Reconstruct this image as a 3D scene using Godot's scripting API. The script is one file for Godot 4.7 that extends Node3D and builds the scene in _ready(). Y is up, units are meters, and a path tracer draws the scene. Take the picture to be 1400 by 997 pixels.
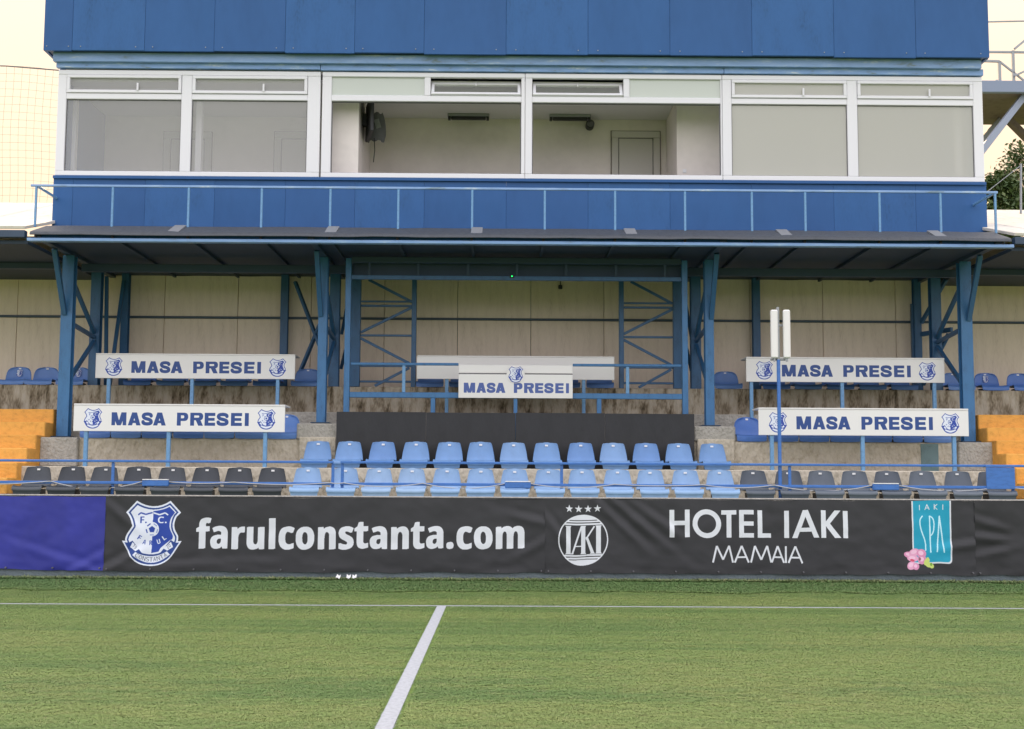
extends Node3D
# A football ground's small main stand with a press box, seen across the pitch at dusk light.
# World: x right along the pitch, y up, z towards the camera; z = 0 is the face of the front wall, y = 0 the turf.

const EYE := Vector3(0.0, 1.41, 17.7)
const FOCAL := 1700.0
const FACE := -2.0          # front plane of the press box
var cam_basis := Basis()
var M := {}
var rng := RandomNumberGenerator.new()
var taken := {}

# ------------------------------------------------------------------ measuring
# a survey of the place: the point on the vertical plane z = z seen at (u, v) of the survey picture
func at(u: float, v: float, z: float) -> Vector3:
	var d: Vector3 = cam_basis * Vector3((u - 700.0) / FOCAL, (498.5 - v) / FOCAL, -1.0)
	return EYE + d * ((z - EYE.z) / d.z)
func ax(u: float, v: float, z: float) -> float:
	return at(u, v, z).x
func ay(u: float, v: float, z: float) -> float:
	return at(u, v, z).y

# ------------------------------------------------------------------ naming
func numbered(called: String) -> String:
	var n: int = taken.get(called, 0)
	taken[called] = n + 1
	return called if n == 0 else "%s_%03d" % [called, n]

func tag(o: Node3D, label: String, category: String, group := "", kind := "") -> Node3D:
	o.set_meta("label", label)
	o.set_meta("category", category)
	if group != "": o.set_meta("group", group)
	if kind != "": o.set_meta("kind", kind)
	return o

func thing(called: String, label: String, category: String, where := Vector3.ZERO, group := "") -> Node3D:
	var o := Node3D.new()
	o.name = numbered(called)
	o.position = where
	add_child(o)
	tag(o, label, category, group)
	return o

func part_name(parent: Node, called: String) -> String:
	var n := 0
	var s := called
	while parent.has_node(NodePath(s)):
		n += 1
		s = "%s_%03d" % [called, n]
	return s

# commits a SurfaceTool as one mesh; vertices are in world metres and moved into the parent's frame
func put(called: String, st: SurfaceTool, m: Material, parent: Node3D = null) -> MeshInstance3D:
	var o := MeshInstance3D.new()
	var me := st.commit()
	me.surface_set_material(0, m)
	o.mesh = me
	if parent == null:
		o.name = numbered(called)
		add_child(o)
	else:
		o.name = part_name(parent, called)
		parent.add_child(o, true)
		var p: Node = parent
		var off := Vector3.ZERO
		while p != self and p is Node3D:
			off += (p as Node3D).position
			p = p.get_parent()
		o.position = -off
	return o

func structure(called: String, st: SurfaceTool, m: Material, label: String, category: String) -> MeshInstance3D:
	var o := put(called, st, m)
	tag(o, label, category, "", "structure")
	return o

# ------------------------------------------------------------------ shapes
func mb() -> SurfaceTool:
	var st := SurfaceTool.new()
	st.begin(Mesh.PRIMITIVE_TRIANGLES)
	return st

func tri(st: SurfaceTool, a: Vector3, b: Vector3, c: Vector3, n: Vector3) -> void:
	st.set_normal(n)
	if (b - a).cross(c - a).dot(n) > 0.0:
		st.add_vertex(a); st.add_vertex(c); st.add_vertex(b)
	else:
		st.add_vertex(a); st.add_vertex(b); st.add_vertex(c)

# triangle with a normal at each corner, wound to agree with them
func tri3(st: SurfaceTool, a: Vector3, b: Vector3, c: Vector3, na: Vector3, nb: Vector3, nc: Vector3) -> void:
	var flip := (b - a).cross(c - a).dot(na + nb + nc) > 0.0
	st.set_normal(na); st.add_vertex(a)
	if flip:
		st.set_normal(nc); st.add_vertex(c); st.set_normal(nb); st.add_vertex(b)
	else:
		st.set_normal(nb); st.add_vertex(b); st.set_normal(nc); st.add_vertex(c)

func quad(st: SurfaceTool, a: Vector3, b: Vector3, c: Vector3, d: Vector3, out: Vector3) -> void:
	var n := (b - a).cross(c - a)
	if n.length() < 1e-12: n = (c - a).cross(d - a)
	n = n.normalized()
	if n.dot(out) < 0.0: n = -n
	tri(st, a, b, c, n)
	tri(st, a, c, d, n)

# box with chamfered edges
func box(st: SurfaceTool, c: Vector3, s: Vector3, bev := 0.005, b := Basis()) -> void:
	var h := s * 0.5
	var e := minf(bev, minf(h.x, minf(h.y, h.z)) * 0.45)
	var p := func(x: float, y: float, z: float) -> Vector3: return c + b * Vector3(x, y, z)
	for sg in [-1.0, 1.0]:
		quad(st, p.call(sg * h.x, -h.y + e, -h.z + e), p.call(sg * h.x, h.y - e, -h.z + e), p.call(sg * h.x, h.y - e, h.z - e), p.call(sg * h.x, -h.y + e, h.z - e), b.x * sg)
		quad(st, p.call(-h.x + e, sg * h.y, -h.z + e), p.call(h.x - e, sg * h.y, -h.z + e), p.call(h.x - e, sg * h.y, h.z - e), p.call(-h.x + e, sg * h.y, h.z - e), b.y * sg)
		quad(st, p.call(-h.x + e, -h.y + e, sg * h.z), p.call(h.x - e, -h.y + e, sg * h.z), p.call(h.x - e, h.y - e, sg * h.z), p.call(-h.x + e, h.y - e, sg * h.z), b.z * sg)
	if e <= 0.0: return
	for s1 in [-1.0, 1.0]:
		for s2 in [-1.0, 1.0]:
			quad(st, p.call(s1 * h.x, s2 * (h.y - e), -h.z + e), p.call(s1 * (h.x - e), s2 * h.y, -h.z + e), p.call(s1 * (h.x - e), s2 * h.y, h.z - e), p.call(s1 * h.x, s2 * (h.y - e), h.z - e), b.x * s1 + b.y * s2)
			quad(st, p.call(s1 * h.x, -h.y + e, s2 * (h.z - e)), p.call(s1 * (h.x - e), -h.y + e, s2 * h.z), p.call(s1 * (h.x - e), h.y - e, s2 * h.z), p.call(s1 * h.x, h.y - e, s2 * (h.z - e)), b.x * s1 + b.z * s2)
			quad(st, p.call(-h.x + e, s1 * h.y, s2 * (h.z - e)), p.call(-h.x + e, s1 * (h.y - e), s2 * h.z), p.call(h.x - e, s1 * (h.y - e), s2 * h.z), p.call(h.x - e, s1 * h.y, s2 * (h.z - e)), b.y * s1 + b.z * s2)
			for s3 in [-1.0, 1.0]:
				tri(st, p.call(s1 * h.x, s2 * (h.y - e), s3 * (h.z - e)), p.call(s1 * (h.x - e), s2 * h.y, s3 * (h.z - e)), p.call(s1 * (h.x - e), s2 * (h.y - e), s3 * h.z), (b.x * s1 + b.y * s2 + b.z * s3).normalized())

# box from its limits
func slab(st: SurfaceTool, x0: float, x1: float, y0: float, y1: float, z0: float, z1: float, bev := 0.005) -> void:
	box(st, Vector3((x0 + x1) / 2, (y0 + y1) / 2, (z0 + z1) / 2), Vector3(absf(x1 - x0), absf(y1 - y0), absf(z1 - z0)), bev)

# straight bar of rectangular section; w across (sideways), h in the other direction
func bar(st: SurfaceTool, a: Vector3, b: Vector3, w: float, h: float, bev := 0.004) -> void:
	var d := (b - a).normalized()
	var up := Vector3.UP if absf(d.y) < 0.95 else Vector3(0, 0, 1)
	var side := up.cross(d).normalized()
	var u2 := d.cross(side).normalized()
	box(st, (a + b) / 2, Vector3(w, h, a.distance_to(b)), bev, Basis(side, u2, d))

# steel channel / I section upright: two flanges and a web
func ibeam(st: SurfaceTool, x: float, z: float, y0: float, y1: float, w: float, d: float) -> void:
	slab(st, x - w / 2, x + w / 2, y0, y1, z + d / 2 - 0.014, z + d / 2, 0.003)
	slab(st, x - w / 2, x + w / 2, y0, y1, z - d / 2, z - d / 2 + 0.014, 0.003)
	slab(st, x - 0.008, x + 0.008, y0, y1, z - d / 2 + 0.014, z + d / 2 - 0.014, 0.0)

func tube(st: SurfaceTool, pts: Array, r: float, n := 8) -> void:
	var rings := []
	var prev := Vector3.ZERO
	for i in pts.size():
		var d: Vector3 = (pts[mini(i + 1, pts.size() - 1)] - pts[maxi(i - 1, 0)]).normalized()
		var s := (Vector3.UP if absf(d.y) < 0.95 else Vector3(0, 0, 1)).cross(d).normalized()
		if i > 0: s = (prev - d * prev.dot(d)).normalized()
		prev = s
		var t := d.cross(s)
		var ring := []
		for k in n:
			var a := TAU * k / n
			ring.append([pts[i] + (s * cos(a) + t * sin(a)) * r, s * cos(a) + t * sin(a)])
		rings.append(ring)
	for i in pts.size() - 1:
		for k in n:
			var q: Array = [rings[i][k], rings[i][(k + 1) % n], rings[i + 1][(k + 1) % n], rings[i + 1][k]]
			for idx in [[0, 1, 2], [0, 2, 3]]:
				tri3(st, q[idx[0]][0], q[idx[1]][0], q[idx[2]][0], q[idx[0]][1], q[idx[1]][1], q[idx[2]][1])
	for e in [0, pts.size() - 1]:
		var d2: Vector3 = (pts[0] - pts[1]).normalized() if e == 0 else (pts[e] - pts[e - 1]).normalized()
		for k in n:
			tri(st, pts[e], rings[e][k][0], rings[e][(k + 1) % n][0], d2)

# smooth grid surface from a function (i, j) -> point, with thickness behind it
func grid_shell(st: SurfaceTool, pts: Array, thick: float) -> void:
	var ni := pts.size()
	var nj: int = pts[0].size()
	var nrm := []
	for i in ni:
		var row := []
		for j in nj:
			var a: Vector3 = pts[mini(i + 1, ni - 1)][j] - pts[maxi(i - 1, 0)][j]
			var b: Vector3 = pts[i][mini(j + 1, nj - 1)] - pts[i][maxi(j - 1, 0)]
			row.append(b.cross(a).normalized())
		nrm.append(row)
	for side in [1.0, -1.0]:
		for i in ni - 1:
			for j in nj - 1:
				for t in [[[0, 0], [0, 1], [1, 1]], [[0, 0], [1, 1], [1, 0]]]:
					var v := []
					var ns := []
					for k in t:
						var n: Vector3 = nrm[i + k[0]][j + k[1]]
						ns.append(n * side)
						v.append(pts[i + k[0]][j + k[1]] + (Vector3.ZERO if side > 0 else -n * thick))
					tri3(st, v[0], v[1], v[2], ns[0], ns[1], ns[2])
	var rim := []
	for j in nj: rim.append([0, j])
	for i in range(1, ni): rim.append([i, nj - 1])
	for j in range(nj - 2, -1, -1): rim.append([ni - 1, j])
	for i in range(ni - 2, -1, -1): rim.append([i, 0])
	var mid: Vector3 = pts[ni / 2][nj / 2]
	for k in rim.size() - 1:
		var a: Array = rim[k]
		var b: Array = rim[k + 1]
		var pa: Vector3 = pts[a[0]][a[1]]
		var pb: Vector3 = pts[b[0]][b[1]]
		quad(st, pa, pb, pb - nrm[b[0]][b[1]] * thick, pa - nrm[a[0]][a[1]] * thick, (pa + pb) / 2 - mid)

# ------------------------------------------------------------------ textures and materials
func ramp(cols: Array, t: float) -> Color:
	var f := clampf(t, 0.0, 0.9999) * (cols.size() - 1)
	var i := int(f)
	return (cols[i] as Color).lerp(cols[i + 1], f - i)

# seamless two-scale noise put through a colour ramp (colours are sRGB multipliers)
func noise_tex(sd: int, size: int, freq: float, cols: Array, fine := 0.35, fine_freq := 8.0, pw := 1.0) -> ImageTexture:
	var n := FastNoiseLite.new()
	n.seed = sd; n.frequency = freq; n.fractal_octaves = 4
	var a := n.get_seamless_image(size, size)
	n.seed = sd + 7; n.frequency = freq * fine_freq; n.fractal_octaves = 3
	var b := n.get_seamless_image(size, size)
	var im := Image.create(size, size, false, Image.FORMAT_RGB8)
	for y in size:
		for x in size:
			var t := a.get_pixel(x, y).r * (1.0 - fine) + b.get_pixel(x, y).r * fine
			t = pow(clampf((t - 0.5) * 1.35 + 0.5, 0.0, 1.0), pw)
			im.set_pixel(x, y, ramp(cols, t))
	return ImageTexture.create_from_image(im)

func bump_tex(sd: int, size: int, freq: float, strength: float) -> ImageTexture:
	var n := FastNoiseLite.new()
	n.seed = sd; n.frequency = freq; n.fractal_octaves = 4
	var a := n.get_seamless_image(size, size)
	a.convert(Image.FORMAT_RGB8)
	a.bump_map_to_normal_map(strength)
	return ImageTexture.create_from_image(a)

func mat(r: float, g: float, b: float, rough := 0.6, tex: Texture2D = null, scale := Vector3(0.5, 0.5, 0.5), nrm: Texture2D = null, nscale := 0.5) -> StandardMaterial3D:
	var m := StandardMaterial3D.new()
	m.albedo_color = Color(r, g, b).linear_to_srgb()
	m.roughness = rough
	if tex:
		m.albedo_texture = tex
	if nrm:
		m.normal_enabled = true
		m.normal_texture = nrm
		m.normal_scale = nscale
	if tex or nrm:
		m.uv1_triplanar = true
		m.uv1_world_triplanar = true
		m.uv1_scale = scale
	return m

func g(v: float) -> Color: return Color(v, v, v)

func materials() -> void:
	var soft := noise_tex(3, 256, 0.012, [g(0.93), g(0.97), g(1.0)], 0.3)
	var worn := noise_tex(5, 512, 0.02, [Color(0.80, 0.79, 0.77), g(0.93), g(0.98), g(1.0), g(1.0)], 0.4)
	var paint := noise_tex(11, 512, 0.02, [Color(0.44, 0.52, 0.53), Color(0.49, 0.61, 0.76), Color(0.52, 0.655, 0.83), Color(0.53, 0.665, 0.84), Color(0.55, 0.68, 0.85), Color(0.62, 0.73, 0.85), Color(0.80, 0.84, 0.86)], 0.2)
	var streak := noise_tex(17, 512, 0.02, [Color(0.84, 0.83, 0.80), Color(0.94, 0.935, 0.925), g(0.98), g(1.0), g(1.0)], 0.35)
	var stain := noise_tex(23, 512, 0.022, [Color(0.36, 0.33, 0.27), Color(0.66, 0.62, 0.56), Color(0.91, 0.89, 0.86), Color(0.97, 0.96, 0.95), g(1.0)], 0.3)
	var rough_n := bump_tex(31, 256, 0.08, 5.0)
	var fine_n := bump_tex(37, 256, 0.03, 3.0)
	var grime := noise_tex(29, 512, 0.02, [Color(0.88, 0.87, 0.85), Color(0.96, 0.955, 0.95), g(0.985), g(1.0), g(1.0)], 0.45)
	M.clad = mat(0.036, 0.116, 0.305, 0.38, soft, Vector3(0.3, 0.12, 0.35), fine_n, 0.05)
	M.clad2 = mat(0.036, 0.113, 0.298, 0.38, soft, Vector3(0.25, 0.10, 0.3), fine_n, 0.05)
	M.clad3 = mat(0.038, 0.121, 0.312, 0.38, grime, Vector3(0.3, 0.10, 0.3), fine_n, 0.05)
	for q in [M.clad, M.clad2, M.clad3]: q.metallic_specular = 0.3
	M.band = mat(0.90, 0.90, 0.90, 0.5, paint, Vector3(0.13, 0.5, 0.5), fine_n, 0.2)
	M.band2 = mat(0.82, 0.86, 0.90, 0.5, paint, Vector3(0.17, 0.7, 0.5), fine_n, 0.2)
	M.rail = mat(0.15, 0.33, 0.56, 0.45, worn, Vector3(2.0, 2.0, 2.0))
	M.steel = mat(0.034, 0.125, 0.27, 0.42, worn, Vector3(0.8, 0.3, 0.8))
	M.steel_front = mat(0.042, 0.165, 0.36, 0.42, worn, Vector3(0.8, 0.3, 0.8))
	M.hand = mat(0.05, 0.17, 0.50, 0.4, worn, Vector3(0.6, 2.0, 2.0))
	M.steel_dark = mat(0.032, 0.062, 0.11, 0.5, soft)
	M.pvc = mat(0.74, 0.745, 0.775, 0.32)
	M.gasket = mat(0.12, 0.12, 0.13, 0.6)
	M.room = mat(0.88, 0.82, 0.785, 0.85, soft, Vector3(0.2, 0.2, 0.2))
	M.ceiling = mat(0.80, 0.80, 0.82, 0.85)
	M.door = mat(0.62, 0.60, 0.57, 0.5)
	M.floor = mat(0.25, 0.22, 0.19, 0.7)
	M.dark = mat(0.03, 0.032, 0.036, 0.55)
	M.roofing = mat(0.048, 0.056, 0.070, 0.55, worn, Vector3(0.7, 0.7, 0.7), rough_n, 0.25)
	M.tape = mat(0.19, 0.20, 0.215, 0.5)
	M.soffit = mat(0.030, 0.052, 0.090, 0.6, soft, Vector3(0.5, 0.5, 0.5))
	M.wall = mat(0.87, 0.745, 0.60, 0.55, grime, Vector3(0.7, 0.10, 0.9), fine_n, 0.15)
	M.wall2 = mat(0.85, 0.725, 0.585, 0.55, grime, Vector3(0.6, 0.09, 0.9), fine_n, 0.15)
	M.girt = mat(0.05, 0.085, 0.12, 0.5)
	M.concrete = mat(0.50, 0.455, 0.37, 0.9, stain, Vector3(0.42, 0.12, 0.42), rough_n, 0.6)
	M.concrete_pale = mat(0.58, 0.525, 0.42, 0.9, streak, Vector3(0.6, 0.3, 0.6), rough_n, 0.5)
	M.concrete_grey = mat(0.43, 0.41, 0.365, 0.9, worn, Vector3(0.9, 0.7, 0.9), rough_n, 0.6)
	M.plinth = mat(0.15, 0.19, 0.21, 0.85, worn, Vector3(0.5, 1.2, 0.5), rough_n, 0.5)
	M.patch = mat(0.17, 0.26, 0.27, 0.8, worn)
	M.yellow = mat(0.80, 0.40, 0.075, 0.6, streak, Vector3(0.7, 0.7, 0.7), rough_n, 0.12)
	M.yellow2 = mat(0.76, 0.365, 0.065, 0.6, worn, Vector3(0.6, 1.1, 0.7), rough_n, 0.2)
	M.board = mat(0.77, 0.765, 0.745, 0.4)
	M.black_board = mat(0.030, 0.031, 0.034, 0.75, soft, Vector3(0.8, 0.25, 0.8), fine_n, 0.2)
	M.seat_pale = mat(0.26, 0.42, 0.66, 0.45, soft, Vector3(1.3, 1.3, 1.3))
	M.seat_pale2 = mat(0.30, 0.45, 0.66, 0.45, soft, Vector3(1.6, 1.1, 1.3))
	M.seat_mid = mat(0.165, 0.315, 0.58, 0.45, soft, Vector3(1.5, 1.2, 1.3))
	M.seat_mid3 = mat(0.20, 0.35, 0.60, 0.45, soft, Vector3(1.2, 1.2, 1.3))
	M.seat_mid2 = mat(0.135, 0.275, 0.55, 0.45, soft, Vector3(1.2, 1.2, 1.3))
	M.seat_blue = mat(0.075, 0.19, 0.55, 0.38, soft, Vector3(1.3, 1.3, 1.3))
	M.seat_blue2 = mat(0.11, 0.24, 0.58, 0.4, soft, Vector3(1.1, 1.3, 1.3))
	M.seat_grey = mat(0.042, 0.050, 0.062, 0.42, soft, Vector3(1.3, 1.3, 1.3))
	M.seat_grey2 = mat(0.110, 0.135, 0.170, 0.45, soft, Vector3(1.3, 1.3, 1.3))
	M.seat_grey4 = mat(0.085, 0.105, 0.135, 0.42, soft, Vector3(1.3, 1.3, 1.3))
	M.seat_grey3 = mat(0.058, 0.068, 0.082, 0.42, soft, Vector3(1.3, 1.3, 1.3))
	M.white = mat(0.82, 0.82, 0.82, 0.4)
	M.cable = mat(0.42, 0.43, 0.44, 0.5)
	M.galv = mat(0.34, 0.36, 0.38, 0.45, soft)
	M.side_roof = mat(0.70, 0.66, 0.58, 0.6, streak, Vector3(0.5, 0.5, 0.2), fine_n, 0.2)
	M.timber = mat(0.20, 0.16, 0.13, 0.8, streak)
	M.bark = mat(0.10, 0.075, 0.05, 0.9, streak)
	var glass := StandardMaterial3D.new()
	glass.albedo_color = Color(0.9, 0.95, 0.95, 0.06)
	glass.transparency = BaseMaterial3D.TRANSPARENCY_ALPHA
	glass.roughness = 0.02
	M.glass = glass
	var sky_tint := StandardMaterial3D.new()
	sky_tint.albedo_color = Color(0.80, 0.80, 0.79, 0.36)  # pale tint stands in for the sky reflected in the closed panes
	sky_tint.transparency = BaseMaterial3D.TRANSPARENCY_ALPHA
	sky_tint.roughness = 0.08
	M.sky_tint = sky_tint
	var bright_sky_tint: StandardMaterial3D = sky_tint.duplicate()
	bright_sky_tint.albedo_color = Color(0.80, 0.80, 0.76, 0.66)  # denser tint paints the brighter sky reflection of the right-hand panes
	M.bright_sky_tint = bright_sky_tint
	var frost := StandardMaterial3D.new()
	frost.albedo_color = Color(0.80, 0.83, 0.80, 0.86)
	frost.transparency = BaseMaterial3D.TRANSPARENCY_ALPHA
	frost.roughness = 0.15
	M.frost = frost
	var led := StandardMaterial3D.new()
	led.albedo_color = Color(0.1, 0.6, 0.3)
	led.emission_enabled = true
	led.emission = Color(0.1, 1.0, 0.45)
	led.emission_energy_multiplier = 2.0
	M.led = led
	var leaf := StandardMaterial3D.new()
	leaf.vertex_color_use_as_albedo = true
	leaf.roughness = 0.6
	leaf.backlight_enabled = true
	leaf.backlight = Color(0.25, 0.3, 0.08)
	M.leaf = leaf
	var blade := StandardMaterial3D.new()
	blade.vertex_color_use_as_albedo = true
	blade.roughness = 0.65
	blade.backlight_enabled = false
	blade.backlight = Color(0.30, 0.38, 0.12)
	M.blade = blade

# ------------------------------------------------------------------ drawing print on textures
# a pen maps design units to pixels: p = (q - origin) * k, with the slant of the design taken out
func pen(w: int, h: int, ox: float, oy: float, kx: float, ky: float, slant: float, back: Color) -> Dictionary:
	var im := Image.create(w, h, false, Image.FORMAT_RGBA8)
	im.fill(back)
	return {"im": im, "o": Vector2(ox, oy), "k": Vector2(kx, ky), "s": slant}

func pix(p: Dictionary, q: Vector2) -> Vector2:
	return Vector2((q.x - p.o.x) * p.k.x, (q.y - p.s * (q.x - p.o.x) - p.o.y) * p.k.y)

func fill(p: Dictionary, paths: Array, col: Color) -> void:
	var edges := []
	var lo := 1e9
	var hi := -1e9
	for path in paths:
		var n: int = path.size()
		for i in n:
			var a := pix(p, path[i])
			var b := pix(p, path[(i + 1) % n])
			lo = minf(lo, minf(a.y, b.y)); hi = maxf(hi, maxf(a.y, b.y))
			if a.y != b.y: edges.append([a, b] if a.y < b.y else [b, a])
	var im: Image = p.im
	for y in range(maxi(0, int(floor(lo))), mini(im.get_height(), int(ceil(hi)) + 1)):
		var yy := y + 0.5
		var xs := []
		for e in edges:
			if e[0].y <= yy and e[1].y > yy:
				xs.append(e[0].x + (e[1].x - e[0].x) * (yy - e[0].y) / (e[1].y - e[0].y))
		xs.sort()
		for i in range(0, xs.size() - 1, 2):
			var x0 := maxi(0, int(round(xs[i])))
			var x1 := mini(im.get_width(), int(round(xs[i + 1])))
			if x1 > x0: im.fill_rect(Rect2i(x0, y, x1 - x0, 1), col)

func ell(c: Vector2, rx: float, ry: float, n := 40, turn := 0.0) -> Array:
	var a := []
	for i in n:
		a.append(c + Vector2(cos(TAU * i / n) * rx, sin(TAU * i / n) * ry).rotated(turn))
	return a

func rect(x0: float, y0: float, x1: float, y1: float) -> Array:
	return [Vector2(x0, y0), Vector2(x1, y0), Vector2(x1, y1), Vector2(x0, y1)]

func stroke(p: Dictionary, pts: Array, w: float, col: Color, round_ends := true) -> void:
	for i in pts.size() - 1:
		var d: Vector2 = (pts[i + 1] - pts[i]).normalized().orthogonal() * w / 2
		fill(p, [[pts[i] + d, pts[i + 1] + d, pts[i + 1] - d, pts[i] - d]], col)
	if round_ends:
		for q in pts: fill(p, [ell(q, w / 2, w / 2, 12)], col)

func curve(a: Vector2, c: Vector2, b: Vector2, n := 8) -> Array:
	var out := []
	for i in n + 1:
		var t := float(i) / n
		out.append(a * (1 - t) * (1 - t) + c * 2 * t * (1 - t) + b * t * t)
	return out

func glyphs(s: String, bold: bool) -> Array:
	var f := SystemFont.new()
	f.font_names = PackedStringArray(["Droid Sans"])
	f.font_weight = 700 if bold else 400
	var t := TextMesh.new()
	t.font = f
	t.text = s
	t.font_size = 96
	t.pixel_size = 0.01
	t.depth = 0.0
	t.curve_step = 1.0
	var arr := t.get_mesh_arrays()
	var v: PackedVector3Array = arr[Mesh.ARRAY_VERTEX]
	var ix: PackedInt32Array = arr[Mesh.ARRAY_INDEX] if arr[Mesh.ARRAY_INDEX] != null else PackedInt32Array(range(v.size()))
	var out := []
	for i in range(0, ix.size() - 2, 3):
		out.append([Vector2(v[ix[i]].x, -v[ix[i]].y), Vector2(v[ix[i + 1]].x, -v[ix[i + 1]].y), Vector2(v[ix[i + 2]].x, -v[ix[i + 2]].y)])
	return out

# text fitted to the box x0..x1, y0..y1 of its ink; fat thickens the strokes by that many units
func text(p: Dictionary, s: String, x0: float, x1: float, y0: float, y1: float, col: Color, bold := true, fat := 0.0) -> void:
	var tris := glyphs(s, bold)
	if tris.is_empty(): return
	var lo := Vector2(1e9, 1e9)
	var hi := -lo
	for t in tris:
		for q in t:
			lo = lo.min(q); hi = hi.max(q)
	var sc := Vector2((x1 - x0 - 2 * fat) / (hi.x - lo.x), (y1 - y0 - fat) / (hi.y - lo.y))
	for off in ([Vector2.ZERO] if fat == 0.0 else [Vector2(-fat, 0), Vector2(fat, 0), Vector2(-fat, fat * 0.5), Vector2(fat, -fat * 0.5), Vector2(0, 0)]):
		for t in tris:
			var q := []
			for w in t: q.append(Vector2(x0 + fat, y0 + fat * 0.5) + (w - lo) * sc + off)
			fill(p, [q], col)

# heavy grotesque capitals from strokes; spots are [letter, left, right] in design units
func block(p: Dictionary, spots: Array, y0: float, y1: float, st: float, k: float, ox: float, col: Color) -> void:
	var h := y1 - y0
	for sp in spots:
		var x0: float = ox + (sp[1] - 51.6) * k
		var w: float = (sp[2] - sp[1]) * k
		var q := func(x: float, y: float) -> Vector2: return Vector2(x0 + x, y0 + y)
		var R := func(xa: float, xb: float, ya: float, yb: float) -> void:
			fill(p, [[q.call(xa, ya), q.call(xb, ya), q.call(xb, yb), q.call(xa, yb)]], col)
		var bt := st * 0.8
		match sp[0]:
			"M":
				R.call(0.0, st * 0.92, 0.0, h); R.call(w - st * 0.92, w, 0.0, h)
				fill(p, [[q.call(0, 0), q.call(st * 1.3, 0), q.call(w / 2, h * 0.62), q.call(w - st * 1.3, 0), q.call(w, 0), q.call(w / 2 + st * 0.5, h), q.call(w / 2 - st * 0.5, h)]], col)
			"A":
				fill(p, [[q.call(0, h), q.call(w / 2 - st * 0.6, 0), q.call(w / 2 + st * 0.42, 0), q.call(st * 1.08, h)]], col)
				fill(p, [[q.call(w, h), q.call(w / 2 + st * 0.6, 0), q.call(w / 2 - st * 0.42, 0), q.call(w - st * 1.08, h)]], col)
				R.call(w * 0.2, w * 0.8, h * 0.62, h * 0.82)
			"S":
				var t := bt * 0.5
				var a := curve(q.call(w - t * 1.1, h * 0.27), q.call(w * 0.86, t), q.call(w * 0.5, t))
				a += curve(q.call(w * 0.5, t), q.call(t, t), q.call(t, h * 0.28))
				a += curve(q.call(t, h * 0.28), q.call(t, h * 0.44), q.call(w * 0.5, h * 0.5))
				a += curve(q.call(w * 0.5, h * 0.5), q.call(w - t, h * 0.56), q.call(w - t, h * 0.72))
				a += curve(q.call(w - t, h * 0.72), q.call(w - t, h - t), q.call(w * 0.5, h - t))
				a += curve(q.call(w * 0.5, h - t), q.call(w * 0.1, h - t), q.call(t * 0.9, h * 0.71))
				stroke(p, a, bt * 1.08, col)
			"P", "R":
				R.call(0.0, st, 0.0, h)
				var b := h * (0.64 if sp[0] == "P" else 0.58)
				var o := [q.call(st - 0.2, 0), q.call(w - b * 0.5, 0)]
				o += curve(q.call(w - b * 0.5, 0), q.call(w, 0), q.call(w, b / 2)) + curve(q.call(w, b / 2), q.call(w, b), q.call(w - b * 0.5, b))
				o += [q.call(st - 0.2, b)]
				var c := b / 2 - bt * 0.85
				var n := [q.call(st, b / 2 - c), q.call(w - st - c, b / 2 - c)]
				n += curve(q.call(w - st - c, b / 2 - c), q.call(w - st, b / 2 - c), q.call(w - st, b / 2)) + curve(q.call(w - st, b / 2), q.call(w - st, b / 2 + c), q.call(w - st - c, b / 2 + c))
				n += [q.call(st, b / 2 + c)]
				fill(p, [o, n], col)
				if sp[0] == "R":
					fill(p, [[q.call(w * 0.36, b - bt * 0.6), q.call(w * 0.74, b - bt * 0.6), q.call(w, h), q.call(w - st * 1.2, h)]], col)
			"E":
				R.call(0.0, st, 0.0, h); R.call(st, w, 0.0, bt); R.call(st, w * 0.94, h * 0.5 - bt * 0.45, h * 0.5 + bt * 0.45); R.call(st, w, h - bt, h)
			"I":
				R.call(0.0, w, 0.0, h)

# one letter, its ink centred on c, h high, turned
func letter(p: Dictionary, s: String, c: Vector2, w: float, h: float, turn: float, col: Color, bold := true) -> void:
	var tris := glyphs(s, bold)
	if tris.is_empty(): return
	var lo := Vector2(1e9, 1e9)
	var hi := -lo
	for t in tris:
		for q in t:
			lo = lo.min(q); hi = hi.max(q)
	var mid := (lo + hi) / 2
	for t in tris:
		var q := []
		for v in t: q.append(c + ((v - mid) * Vector2(w / (hi.x - lo.x), h / (hi.y - lo.y))).rotated(turn))
		fill(p, [q], col)

func grow(path: Array, by: float) -> Array:
	var r := Geometry2D.offset_polygon(PackedVector2Array(path), by)
	return Array(r[0]) if r.size() else path

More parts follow.
